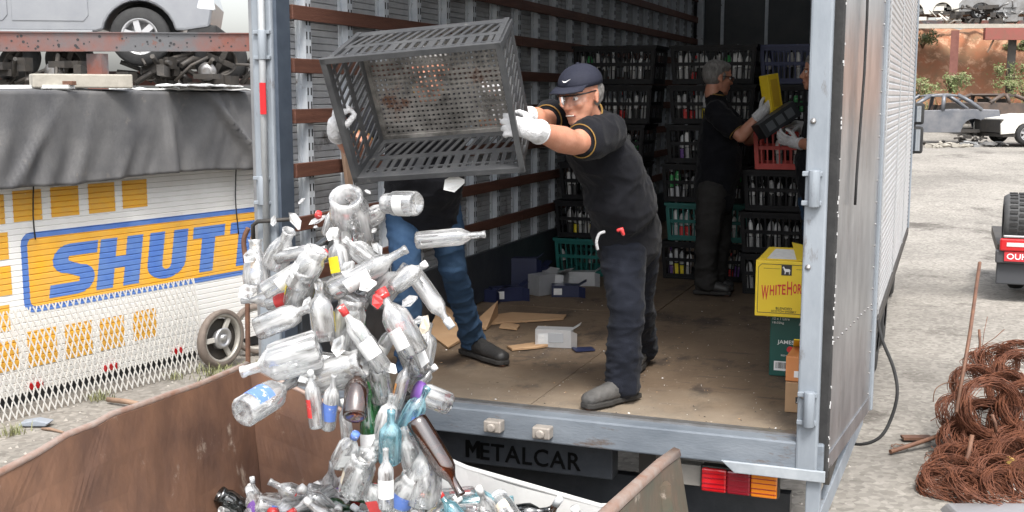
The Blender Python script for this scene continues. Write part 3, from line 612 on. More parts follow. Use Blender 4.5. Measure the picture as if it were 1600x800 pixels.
# expanded metal mesh panel in front
FX = rotm(CE, -CN, (UP*.985-(-CN)*-.17).normalized(), CO+CN*.34)
fp = thing('mesh_panel', 'pale expanded metal mesh panel leaning against the lettered container', 'mesh panel', CO+CN*.34)
ms = MB(); W0, W1, HH = -2.0, 2.2, .88; dw, dh = .062, .15; k_ = dh/dw
for s in (-1, 1):
    x = W0-HH/k_-dw
    while x < W1+HH/k_+dw:
        xa, za, xb, zb = x, 0, x+s*HH/k_, HH
        def clip(xa, za, xb, zb):
            t0, t1 = 0., 1.; d = xb-xa
            for lo, sg_ in ((W0, 1), (W1, -1)):
                qa, qb = (xa-lo)*sg_, (xb-lo)*sg_
                if qa < 0 and qb < 0: return None
                if qa < 0: t0 = max(t0, qa/(qa-qb))
                elif qb < 0: t1 = min(t1, qa/(qa-qb))
            return t0, t1
        c = clip(xa, za, xb, zb)
        if c and c[1]-c[0] > .02:
            P = [FX @ V((xa+(xb-xa)*t, .004*s, za+(zb-za)*t)) for t in c]
            ms.bar(P[0], P[1], .006, .011, CE)
        x += dw
ms.build('mesh_strands', K['wirefence'], fp, kind='stuff', normals=False)
MB().bar(FX @ V((W1, 0, 0)), FX @ V((W1, 0, HH)), .014, .012).build('end_strip', K['wirefence'], fp)
# motorcycle wheels by the mesh
def moto(name, label, c, r, ax, full=True):
    t = thing(name, label, 'wheel', c-UP*r)
    X = rotm(UP, ax.cross(UP).normalized()*-1, ax, c)
    MB().lathe([(r*.82, -.04), (r*.93, -.05), (r, -.02), (r, .02), (r*.93, .05), (r*.82, .04)], 36, 0, X, cap=False).build('tyre', mat('dusty_tyre', (.13, .105, .09), .85, 0, (.2, .165, .14), 12, .2, 50), t)
    rm = MB().lathe([(r*.74, -.03), (r*.84, -.038), (r*.84, .038), (r*.74, .03), (r*.74, -.03)], 36, 0, X, cap=False).build('rim', mat('dusty_alloy', (.45, .43, .39), .5, .4, (.32, .3, .27), 10), t)
    if full:
        MB().lathe([(.01, -.05), (.09, -.05), (.1, .0), (.1, .045), (.075, .05), (.07, .03), (.03, .03), (.03, .06), (.01, .06)], 24, 0, X).build('hub', K['darkmetal'] if not full else K['alloy'], t)
        MB().lathe([(.02, -.03), (r*.6, -.03), (r*.72, -.02), (r*.72, -.034), (.02, -.045)], 28, 0, X).build('brake_plate', K['darkmetal'], t)
        for k in range(3):
            a = 2*pi*k/3+pi/2+pi
            d = (X.to_3x3() @ V((cos(a), sin(a), 0))); MB().bar(c+d*.08, c+d*r*.77, .05, .03, ax).build('spoke', mat('dusty_spoke', (.5, .48, .44), .5, .3), t, bevel=.006)
    return t
wc = CX @ V((2.31, -.42, .28)); moto('motorcycle_wheel', 'dusty motorcycle wheel with three spokes beside the mesh panel', wc, .285, (CN*.95+V((0, 0, .3))).normalized())
wc2 = CX @ V((2.93, -.3, .26)); moto('motorcycle_wheel', 'dark bare tyre and rim behind the spoked motorcycle wheel', wc2, .26, (CN*.8-CE*.5).normalized(), False)
# bent stake beside the post
tag(MB().tube(spline([at(388, 356, 9), at(381, 375, 9), at(383, 400, 9), at(386, 430, 9), at(387, 520, 9), at(388, 600, 9)]), .02, 8).build('bent_stake', K['rod']), 'bent dark stake standing in front of the lettered container', 'stake')
tag(MB().bar(onX(536, 215, -3.0), onX(551, 330, -3.0), .02, .055, (0, 1, 0)).build('wooden_batten', K['wood'], bevel=.003), 'pale wooden batten leaning on the ribbed truck wall behind the crate', 'batten')
# ground sticks, weeds
def stick(a, b, r, lab): tag(MB().tube([a, a.lerp(b, .4)+UP*.01, b], [r, r*1.1, r*.8], 7).build('stick', K['wood']), lab, 'stick')
stick(atz(168, 624, .03), atz(245, 637, .03), .022, 'dark weathered stick lying on dirt beside the mesh panel')
stick(atz(66, 670, .02), atz(100, 676, .02), .012, 'small dark stick on the dirt near the skip edge')
o = atz(55, 664, .02); tag(MB().prism([(-.12, 0), (.1, 0), (.13, .03), (.02, .05), (-.1, .03)], (-.05, .06), 0, rotm(RT, FW, UP, o)).build('plastic_scrap', mat('grey_blue_plastic', (.25, .28, .32), .5), bevel=.008), 'crushed grey plastic scrap on the dirt by the mesh', 'scrap')
def grass(c, n, h, sp, m):
    mb = MB()
    for i in range(n):
        a = RND.uniform(0, 2*pi); q = c+V((RND.gauss(0, sp), RND.gauss(0, sp), 0)); d = V((cos(a), sin(a), 0)); l = RND.uniform(.5, 1)*h; s = d.cross(UP)*.005
        mb.add([q-s, q+s, q+d*l*.25+UP*l*.6+s*.7, q+d*l*.25+UP*l*.6-s*.7, q+d*l*.6+UP*l*.9], [(0, 1, 2, 3), (3, 2, 4)])
    return mb
for (u, v, n, sp, h, lab) in ((345, 588, 160, .12, .12, 'green weeds growing under the motorcycle wheel'), (385, 578, 60, .07, .1, 'green weed tuft right of the motorcycle wheel'), (155, 624, 60, .06, .1, 'small green weed tuft at the foot of the mesh panel'), (22, 682, 50, .05, .12, 'small green weed tuft on the dirt near the left edge'), (272, 592, 30, .05, .1, 'thin green weed tuft below the right end of mesh')):
    c = atz(u, v, 0); t = thing('weed_tuft', lab, 'weeds', c); grass(c, n, h, sp, 0).build('blades', K['leaf2'], t)

# ------------------------------------------------------------------ rusty skip behind the truck
SK = thing('scrap_skip', 'rusty open steel skip with dented rim below the truck tailboard', 'skip', (-2, 2.7, 0))
def wallsheet(pts_top, pts_bot, th, nrm, name, m, k=40, bulge=.012):
    mb = MB(); n = len(pts_top)
    def samp(ps, t): f = t*(len(ps)-1); i = min(int(f), len(ps)-2); return V(ps[i]).lerp(V(ps[i+1]), f-i)
    for s in (0, 1):
        for i in range(k+1):
            for j in range(9):
                a, b_ = samp(pts_top, i/k), samp(pts_bot, i/k); p = a.lerp(b_, j/8)
                mb.v.append(p+nrm*((bulge*1.8*noise.noise((p.x*1.9, p.y*1.9, p.z*1.9))+.012*noise.noise((p.x*5, p.y*5, p.z*5)))*min(1, j/2+.3)+s*th))
    o = 9*(k+1)
    def q(a, b_, c, d): mb.f.append([a, b_, c, d]); mb.m.append(0); mb.sm.append(False)
    for i in range(k):
        for j in range(8):
            a = i*9+j; q(a, a+1, a+10, a+9); q(o+a, o+a+9, o+a+10, o+a+1)
        q(i*9, (i+1)*9, o+(i+1)*9, o+i*9)
    for e in (0, k):
        for j in range(8): a = e*9+j; q(a, a+1, o+a+1, o+a)
    return mb.build(name, m, SK)
lt = [(-3.05+.02*noise.noise((y*2, 0, 0)), y, z_+.012*noise.noise((y*5, 2, 0))) for y, z_ in ((.6, 1.2), (2, 1.26), (2.6, 1.275), (2.8, 1.28), (3.0, 1.281), (3.2, 1.3), (3.35, 1.325), (3.5, 1.32), (3.6, 1.34), (3.75, 1.335), (3.97, 1.328), (4.15, 1.33), (4.3, 1.328), (4.47, 1.326), (4.56, 1.33))]
wl = wallsheet(lt, [(-2.9, .6, .1), (-2.9, 4.5, .1)], .035, V((-1, 0, 0)), 'side_wall', K['rust'], 60)
MB().tube([V(p)+V((-.015, 0, .006)) for p in lt], .015, 6).build('rim_edge', K['rustrim'], wl)
et = [(x, 4.55+.015*noise.noise((x*3, 1, 0)), z_) for x, z_ in ((-3.05, 1.325), (-2.92, 1.275), (-2.6, 1.17), (-2.19, 1.03), (-1.94, .955), (-1.65, .91), (-1.32, .858), (-1.2, .88), (-1.1, .97), (-1.0, 1.11))]
we = wallsheet(et[:4], [(-2.9, 4.45, .1), (-2.19, 4.45, .1)], .03, V((0, 1, 0)), 'end_wall', K['rust'], 24)
MB().tube([V(p)+V((0, .012, .004)) for p in et[:4]], .014, 6).build('rim_edge', K['rustrim'], we)
we = wallsheet(et[3:], [(-2.187, 4.45, .1), (-1.1, 4.45, .1)], .03, V((0, 1, 0)), 'end_wall', K['skipgrey'], 30)
MB().tube([V(p)+V((0, .012, .004)) for p in et[3:]], .014, 6).build('rim_edge', K['skipgrey'], we)
rt = [(-1.0+.012*noise.noise((y*3, 5, 0)), y, z_) for y, z_ in ((.6, 1.3), (2, 1.28), (3.0, 1.26), (3.5, 1.245), (3.9, 1.21), (4.2, 1.18), (4.47, 1.15))]
wr = wallsheet(rt, [(-.92, .6, .1), (-.88, 4.62, .1)], .04, V((1, 0, 0)), 'side_wall', K['skipgreen'], 40)
MB().tube([V(p)+V((.018, 0, .012)) for p in rt], .026, 6).build('rim_edge', K['rustrim'], wr)
MB().bar((-.955, 4.15, 1.14), (-.86, 4.2, .1), .05, .05).build('wall_rib', K['skipgreen'], wr)
MB().box(-2.95, -1.0, .6, 4.5, .06, .12).build('floor_plate', K['rust'], SK)
wallsheet([(-3.05, .6, 1.2), (-1, .6, 1.2)], [(-2.9, .65, .1), (-1, .65, .1)], .03, V((0, -1, 0)), 'end_wall', K['rust'], 10)

# ------------------------------------------------------------------ rack with pickup behind the container
RK = thing('steel_rack', 'rusty steel beam rack carrying the silver pickup', 'rack', at(150, 120, 13.2))
a, b = at(-160, 60, 12.2), at(520, 66, 14.2); a.z = 3.16; b.z = 3.24
o = MB().bar(a, b, .09, .2).build('front_beam', K['rustbeam'], RK, bevel=.006)
MB().bar(a+V((0, 0, .105)), b+V((0, 0, .105)), .14, .012).build('top_flange', K['rustbeam'], o)
hl = MB()
for i in range(80):
    p = a.lerp(b, RND.random()); d = (b-a).normalized(); nn = d.cross(UP).normalized()
    p = p+V((0, 0, RND.uniform(-.07, .07)))+nn*.046; r = RND.choice((.008, .012, .016))
    hl.lathe([(r, -.002), (r, .002)], 8, 0, rotm(d, UP, nn, p))
hl.build('bolt_holes', K['slot'], o, kind='stuff')
pb = at(152, 90, 13.1); MB().box(pb.x-.1, pb.x+.1, pb.y-.06, pb.y+.06, 0, 3.07).build('post', K['rustbeam'], RK)
pb = at(-300, 90, 13.1); MB().box(pb.x-.1, pb.x+.1, pb.y-.06, pb.y+.06, 0, 3.07).build('post', K['rustbeam'], RK)
a2, b2 = at(-260, 100, 16.4), at(560, 100, 16.8); a2.z = b2.z = 2.85; MB().bar(a2, b2, .1, .2).build('rear_beam', K['rustbeam'], RK)
for u in (-60, 120, 250, 420):
    c0, c1 = at(u, 100, 13.4), at(u+20, 100, 16.6); c0.z = c1.z = 2.9; MB().bar(c0, c1, .08, .12).build('cross_beam', K['darkmetal'], RK)
for u in (-100, 330): c1 = at(u, 100, 16.4); MB().box(c1.x-.08, c1.x+.08, c1.y-.08, c1.y+.08, 0, 2.75).build('post', K['rustbeam'], RK)
def wheel_part(parent, X, r, w_, rimm, spokes=6):
    o = MB().lathe([(r*.62, -w_/2), (r*.9, -w_/2), (r*.98, -w_/2+.03), (r, 0), (r*.98, w_/2-.03), (r*.9, w_/2), (r*.62, w_/2)], 32, 0, X, cap=False).build('wheel_tyre', K['rubber'], parent)
    rm = MB().lathe([(r*.5, w_*.2), (r*.56, w_*.45), (r*.63, w_*.49), (r*.63, -w_*.45), (.02, -w_*.1)], 32, 0, X, cap=False)
    rm.lathe([(.01, w_*.38), (r*.17, w_*.38), (r*.19, w_*.2), (.01, w_*.1)], 12, 0, X)
    for k in range(spokes):
        a = 2*pi*k/spokes+.3; e = X.to_3x3() @ V((cos(a), sin(a), 0)); n = X.to_3x3() @ V((0, 0, 1)); c = X.translation+n*w_*.33
        rm.bar(c+e*r*.12, c+e*r*.58, r*.2, .03, n)
    rm.build('wheel_rim', rimm, o)
    return o
def pickup():
    c = at(218, 57, 14.7); hd = (RT*.985+FW*.17).normalized(); sd_ = hd.cross(UP)      # front to the viewer's right, near side towards viewer
    z0 = c.z-.37
    t = thing('pickup_truck', 'silver pickup truck parked on the rusty rack', 'pickup', V((c.x, c.y, z0)))
    X = rotm(hd, sd_, UP, V((c.x, c.y, z0))-sd_*.1)           # x forward, y towards viewer
    Wd = 1.75
    arch = [(.44*cos(a)+0, .37+.44*sin(a)) for a in [radians(170-160*i/12) for i in range(13)]]
    rear = -3.05; arch2 = [(rear+.44*cos(a), .37+.44*sin(a)) for a in [radians(170-160*i/12) for i in range(13)]]
    side = [(-3.95, .5)]+[(x, z_) for x, z_ in arch2 if 1]+[(-2.5, .42), (-.52, .42)]+arch+[(.55, .45), (.86, .5), (.92, .8), (.86, 1.02), (.3, 1.12), (-.55, 1.15), (-3.98, 1.18)]
    bo = MB().prism(side, (-Wd+.1, .1), 0, X).build('body', K['silver'], t, bevel=.03)
    MB().prism([(-.45, 1.14), (-1.0, 1.72), (-2.3, 1.74), (-2.55, 1.16)], (-Wd+.22, -.02), 0, X).build('cab_roof', K['silver'], t, bevel=.05)
    MB().prism([(-.62, 1.2), (-1.05, 1.64), (-1.5, 1.66), (-1.5, 1.2)], (-.0195, -.01), 0, X).build('side_window', K['gdark'], t)
    MB().prism([(-1.56, 1.2), (-1.56, 1.66), (-2.25, 1.66), (-2.42, 1.2)], (-.0195, -.01), 0, X).build('side_window', K['gdark'], t)
    for x0, x1 in ((-1.5, -.6), (-2.45, -1.55)):
        d_ = MB().prism([(x0, .55), (x1-.06, .55), (x1, .62), (x1, 1.12), (x0, 1.13)], (.101, .112), 0, X).build('door', K['silver'], t, bevel=.01)
    MB().prism([(-2.5, .36), (-.58, .36), (-.55, .44), (-2.5, .44)], (.0, .13), 0, X).build('side_step', mat('grey_step', (.2, .21, .22), .5), t, bevel=.015)
    MB().prism([(.55, .36), (.93, .36), (.95, .52), (.6, .5)], (-Wd+.12, .08), 0, X).build('front_bumper', K['rubber'], t, bevel=.02)
    MB().prism([(.7, .72), (.93, .7), (.9, .98), (.78, .98)], (-.05, .106), 0, X).build('headlight', mat('headlamp_glass', (.7, .72, .74), .1, .3), t, bevel=.02)
    for a_ in (0, rear):
        for y_ in (-.02, -Wd+.24): wheel_part(t, X @ rotm(V((1, 0, 0)), V((0, 0, 1)), V((0, -1, 0)), (a_, y_, .37)) if y_ < -1 else X @ rotm(V((-1, 0, 0)), V((0, 0, 1)), V((0, 1, 0)), (a_, y_, .37)), .37, .24, K['alloy'])
    MB().prism([(x*.97+.0, z_) for x, z_ in arch], (-.3, -.28), 0, X).build('wheel_housing', K['slot'], t)
pickup()
# scrap hanging under and behind the rack
for i, (u, v, F, r, lab) in enumerate(((30, 98, 15, .3, 'dark scrap tyre under the rack at the far left'), (265, 100, 15.6, .32, 'dark scrap tyre under the rack below the pickup cab'), (345, 92, 15.2, .34, 'dark scrap tyre under the rack nearest the truck post'), (110, 95, 15.8, .32, 'dark scrap tyre under the rack left of the rusty post'))):
    c = at(u, v, F); ax = (TC*.8+RT*RND.uniform(-.6, .6)+UP*RND.uniform(-.5, .5)).normalized(); t = thing('tyre_scrap', lab, 'tyre', c-UP*r, group='scrap tyres under the rack')
    s = ax.orthogonal().normalized(); wheel_part(t, rotm(s, ax.cross(s), ax, c), r, .22, K['darkmetal'], 4)
for i, (u, v, F, L_, lab) in enumerate(((60, 112, 14.6, 1.1, 'grimy engine block and pipes under the rack at left'), (210, 112, 15.0, 1.0, 'grimy axle scrap behind the concrete beam'), (300, 112, 15, .9, 'tangle of dark car parts on the container roof edge'), (365, 108, 15.4, .9, 'pile of dark machine scrap beside the truck post'))):
    c = at(u, v, F); t = thing('car_part_scrap', lab, 'scrap', c-UP*.2)
    mb = MB(); r_ = random.Random(i+40)
    for k in range(16):
        p = c+RT*r_.uniform(-L_/2, L_/2)+UP*r_.uniform(-.2, .12)+FW*r_.uniform(-.3, .3); d = V((r_.uniform(-1, 1), r_.uniform(-1, 1), r_.uniform(-.6, .6)))*.3
        if k % 3: mb.tube([p-d, p+V((0, 0, .05)), p+d], r_.uniform(.015, .04), 7)
        else: mb.cbox(p, (r_.uniform(.1, .3), r_.uniform(.1, .2), r_.uniform(.06, .18)), 0)
    mb.build('castings', K['darkmetal'], t, kind='stuff')
    MB().lathe([(.02, -.05), (.11, -.05), (.12, .03), (.05, .05)], 14, 0, rotm(RT, UP, TC, c+RT*.2)).build('pulley', K['steel'], t)

# ------------------------------------------------------------------ far right: embankment, rack, wrecks
em = MB(); NL, NF = 320, 40
for i in range(NL+1):
    la = -26+80*i/NL
    for j in range(NF+1):
        q = j/NF; F = 41+8*q+(3*noise.noise((la*.2, 0, 0)))*(1-q); p = RT*la+FW*F
        zb = gh(p.x, p.y); z_ = zb-.2+((3.2+.3*noise.noise((la*.3, 7, 0)))*sst(.05, .8, q)-1.6*q)*sst(-18, 6, la)+1.6*q*sst(-4, 8, la)+.5*noise.noise((la*.8, q*5, 1))*sst(0, .3, q)+.25*noise.noise((la*2.5, q*12, 4))+.1*noise.noise((la*6, q*25, 4))
        em.v.append(V((p.x, p.y, z_)))
for i in range(NL):
    for j in range(NF): a = i*(NF+1)+j; em.f.append([a, a+NF+1, a+NF+2, a+1]); em.m.append(0); em.sm.append(True)
tag(em.build('embankment', K['soil'], normals=False), kind='structure')
def bush(c, r, n, m, lab, grp='shrubs on the red embankment'):
    t = thing('shrub', lab, 'shrub', c, group=grp)
    f = MB(); r_ = random.Random(int(c.x*100) ^ int(c.z*100))
    for i in range(n):
        if i == 0: cl = [V((r_.uniform(-1.1, 1.1), r_.uniform(-.5, .5), r_.uniform(-.5, .7))) for _ in range(9)]
        d = V((r_.gauss(0, 1), r_.gauss(0, 1), r_.gauss(0, 1)))*.22+r_.choice(cl); p = c+RT*(d.x*r[0])+FW*(d.y*r[0])+UP*(r[1]*.5+d.z*r[1]*.65)
        a = V((r_.uniform(-1, 1), r_.uniform(-1, 1), r_.uniform(-.3, 1))).normalized(); b_ = a.orthogonal().normalized(); l = r_.uniform(.03, .07)
        f.add([p-a*l, p+b_*l*.45, p+a*l, p-b_*l*.45], [(0, 1, 2, 3)], 0 if r_.random() < .6 else 1)
    f.build('foliage', [K['leaf'], K['leaf2']] if m == 0 else [K['leaf2'], K['leaf']], t, normals=False)
    st_ = MB()
    for k in range(6): a = 2*pi*k/6; st_.tube([c, c+V((cos(a)*r[0]*.3, sin(a)*r[0]*.3, r[1]*.5)), c+V((cos(a)*r[0]*.6, sin(a)*r[0]*.6, r[1]*.95))], [.025, .018, .008], 5)
    st_.build('stems', K['bark'], t)
for k, (u, v, F, rx, rz, m, lab) in enumerate(((1442, 68, 45.5, .6, .8, 0, 'shrub high on the embankment beside the truck side'), (1432, 145, 41.5, .6, .9, 1, 'pale shrub behind the wrecked grey car at left'), (1485, 138, 41.6, .6, .9, 0, 'green shrub at the foot of the rusty rack post'), (1578, 130, 42, .55, 1.1, 0, 'tall green shrub beside the grey rack post'), (1600, 148, 41.4, .6, .9, 1, 'pale shrub behind the white wreck at the right edge'), (1590, 75, 45.5, .4, .5, 1, 'dry tuft under the red rack beam'))):
    c = at(u, v, F); rx, rz = rx*.85, rz*.75; c.z -= rz*.3; bush(c, (rx, rz), 800, m, lab)
for i in range(46):
    la = RND.uniform(11, 27); F = RND.uniform(40.2, 43.5); p = RT*la+FW*F
    if i % 23 == 0: gt = MB()
    z_ = gh(p.x, p.y)
    for k in range(40):
        a = RND.uniform(0, 2*pi); d = V((cos(a), sin(a), 0)); q = p+V((RND.gauss(0, .3), RND.gauss(0, .3), 0)); q.z = gh(q.x, q.y)+RND.uniform(0, .5); l = RND.uniform(.15, .4); s = d.cross(UP)*.02
        gt.add([q-s, q+s, q+d*l*.5+UP*l], [(0, 1, 2)])
    if i % 23 == 22: tag(gt.build('grass', K['leaf2'], normals=False), 'rough grass along the foot of the embankment, '+('near' if i < 23 else 'far')+' band', 'grass', kind='stuff')
RK2 = thing('steel_rack', 'rusty post and beam rack on the embankment carrying wrecked cars', 'rack', at(1490, 110, 44))
def hb(u0, v0, u1, v1, F, hh, m, nm): 
    a, b_ = at(u0, v0, F), at(u1, v1, F); a.z = b_.z = (a.z+b_.z)/2; MB().bar(a, b_, .2, hh).build(nm, m, RK2)
hb(1380, 42, 1680, 40, 42.2, .16, K['concrete'], 'front_beam'); hb(1538, 53, 1680, 53, 41.8, .42, mat('dark_red_beam', (.24, .06, .05), .6, 0, (.18, .07, .05), 4), 'red_beam'); hb(1380, 36, 1680, 34, 46.5, .16, K['rustbeam'], 'rear_beam')
for u, v1, m in ((1493, 118, mat('rusty_red_post', (.13, .045, .035), .7, 0, (.2, .08, .06), 4)), (1583, 130, K['darkmetal'])):
    a = at(u, 44, 42.2); MB().box(a.x-.14, a.x+.14, a.y-.1, a.y+.1, at(u, v1+15, 42.2).z, a.z-.08).build('post', m, RK2)
a, b_ = at(1560, 47, 42), at(1543, 82, 42); MB().bar(a, b_, .05, .05).build('brace', K['wood'], RK2)
for u in (1400, 1450, 1520, 1570, 1640):
    a, b_ = at(u, 41, 42.3), at(u, 37, 46.4); MB().bar(a, b_, .12, .12).build('cross_beam', K['rustbeam'], RK2)
def wreck(name, label, cat, c, hd, paint, L_=4.0, wheels=(), front_only=False, cabh=1.38):
    "stripped car shell: open windows and wheel arches; c under the middle of the car, hd forward"
    t = thing(name, label, cat, c); hd = hd.normalized(); sd_ = hd.cross(UP); X = rotm(hd, sd_, UP, c); h = L_/2; Wd = .8
    ar = lambda x0: [(x0+.36*cos(radians(175-170*i/8)), .3+.34*sin(radians(175-170*i/8))) for i in range(9)]
    low = [(-h, .32)]+ar(-h+.75)+[(-h+1.15, .22), (h-1.2, .22)]+ar(h-.8)+[(h-.02, .3), (h, .6), (h-.12, .74), (h-1.15, .88), (-h+.85, .92), (-h+.05, .9), (-h-.02, .6)]
    for s in (-1, 1): MB().prism(low, (s*Wd-.03, s*Wd+.03), 0, X).build('side_panel', paint, t, bevel=.01)
    MB().box(-h+.1, h-.1, -Wd+.03, Wd-.03, .22, .32, 0, X).build('floor_pan', K['darkmetal'], t)
    MB().prism([(h-.1, .72), (h-1.15, .86), (h-1.15, .9), (h-.1, .76)], (-Wd+.03, Wd-.03), 0, X).build('bonnet', paint, t, bevel=.01)
    MB().prism([(-h+.04, .86), (-h+.8, .89), (-h+.8, .93), (-h+.04, .91)], (-Wd+.03, Wd-.03), 0, X).build('boot_lid', paint, t, bevel=.01)
    MB().box(h-.1, h-.02, -Wd+.03, Wd-.03, .35, .72, 0, X).build('front_panel', K['darkmetal'], t); MB().box(-h, -h+.06, -Wd+.03, Wd-.03, .35, .88, 0, X).build('rear_panel', K['darkmetal'], t)
    if not front_only:
        P = [(h-1.2, .87), (h-1.85, cabh-.04), (-h+1.25, cabh-.02), (-h+.55, .9)]
        for s in (-1, 1):
            y = s*(Wd-.06)
            for (x0, z0), (x1, z1) in ((P[0], P[1]), (P[3], P[2]), ((h-2.2, .88), (h-2.25, cabh-.02))):
                MB().tube([X @ V((x0, s*Wd, z0)), X @ V((x0*.5+x1*.5, y+s*.03, (z0+z1)/2+.03)), X @ V((x1, y-s*.05, z1))], .065, 6).build('pillar', paint, t)
        MB().prism([(P[1][0]+.06, cabh-.05), (P[1][0]-.2, cabh+.0), (P[2][0]+.3, cabh+.02), (P[2][0]-.08, cabh-.03), (P[2][0]-.05, cabh-.07), (P[1][0], cabh-.09)], (-Wd+.08, Wd-.08), 0, X).build('roof', paint, t, bevel=.02)
        for s in (-.4, .4): MB().prism([(-.25, .3), (.3, .3), (.32, .5), (-.05, .52), (-.25, 1.05), (-.38, 1.05)], (s-.22, s+.22), 0, X).build('seat', K['darkmetal'], t, bevel=.04)
    for x_ in wheels:
        for s in (-1, 1): wheel_part(t, X @ rotm(V((-s, 0, 0)), V((0, 0, 1)), V((0, s, 0)), (x_ if x_ < 0 else x_, s*(Wd-.05), .31)), .31, .2, K['alloy'])
    return t
K['wgrey'] = mat('dusty_grey_car_paint', (.09, .1, .12), .4, .3, (.2, .2, .21), 2); K['wwhite'] = mat('dusty_white_car_paint', (.62, .61, .57), .45, 0, (.5, .47, .42), 2)
K['wsilver'] = mat('dusty_silver_car_paint', (.3, .31, .32), .45, .3, (.17, .16, .15), 2)
c = at(1448, 207, 36.2); c.z = gh(c.x, c.y)+.18; wreck('wrecked_car', 'stripped dark grey car shell beside the truck mirror', 'wrecked car', c, -RT+FW*.12, K['wgrey'], 3.9)
c = at(1622, 214, 35); c.z = gh(c.x, c.y)+.05; wreck('wrecked_car', 'cut white car front with one wheel at the right edge', 'wrecked car', c, -RT-FW*.1, K['wwhite'], 3.3, wheels=(.85,), front_only=True)
for u, F, hd, p_, lab, wh in ((1438, 43.6, RT, 'wwhite', 'dirty white car shell on the far rack nearest the truck', ()), (1492, 44, RT-FW*.3, 'wsilver', 'stripped silver car shell in the middle of the far rack', ()), (1572, 43.4, -RT+FW*.1, 'wsilver', 'grey car shell with wheels on the far rack at right', (1.2, -1.25))):
    c = at(u, 34, F); wreck('wrecked_car', lab, 'wrecked car', c, hd, K[p_], 2.6 if u < 1500 else 3.9, wheels=wh)
c = at(1560, 176, 39.5); c.z = gh(c.x, c.y)+.1; wreck('wrecked_car', 'dark crushed car shell behind the white wreck', 'wrecked car', c, RT*.9+FW*.4, mat('burnt_car_paint', (.05, .045, .042), .6, .2, (.13, .09, .07), 3), 3.6, cabh=1.2)
for i, (u, v, F, lab) in enumerate(((1462, 26, 43, 'tangle of bent body parts on the far rack at left'), (1530, 28, 42.6, 'tangle of dark engine parts on the far rack in the middle'), (1590, 24, 42.6, 'tangle of grey body parts on the far rack at right'))):
    c = at(u, v, F); t = thing('car_part_scrap', lab, 'scrap', c); mb = MB(); r_ = random.Random(i+190)
    for k in range(30):
        p = c+RT*r_.uniform(-.8, .8)+UP*r_.uniform(-.25, .4)+FW*r_.uniform(-.3, .3); d = V((r_.uniform(-1, 1), r_.uniform(-1, 1), r_.uniform(-.6, .6)))*.4
        if k % 2: mb.tube([p-d, p+V((0, 0, .08)), p+d], r_.uniform(.02, .05), 5)
        else: mb.cbox(p, (r_.uniform(.1, .5), r_.uniform(.1, .3), r_.uniform(.06, .2)))
    mb.build('castings', [K['wwhite'], K['darkmetal'], K['wsilver']][i], t, kind='stuff')
# debris by the wrecks
for i, (u, v, F, lab) in enumerate(((1510, 200, 35.3, 'tangle of dark car parts between the grey and white wrecks'), (1535, 208, 34.6, 'heap of small scrap in front of the white wreck'), (1480, 212, 34.6, 'low scatter of scrap in front of the grey wreck'))):
    c = at(u, v, F); c.z = gh(c.x, c.y); t = thing('car_part_scrap', lab, 'scrap', c); mb = MB(); r_ = random.Random(i+90)
    for k in range(26):
        p = c+RT*r_.uniform(-.55, .55)+UP*r_.uniform(0, .32 if i == 0 else .1)+FW*r_.uniform(-.4, .4); d = V((r_.uniform(-1, 1), r_.uniform(-1, 1), r_.uniform(-.4, .4)))*.2
        if k % 2: mb.tube([p-d, p+V((0, 0, .04)), p+d], r_.uniform(.015, .035), 5)
        else: mb.cbox(p, (r_.uniform(.06, .25), r_.uniform(.1, .2), r_.uniform(.04, .12)))
    mb.build('castings', [K['darkmetal'], K['wsilver'], K['concrete']][i], t, kind='stuff')
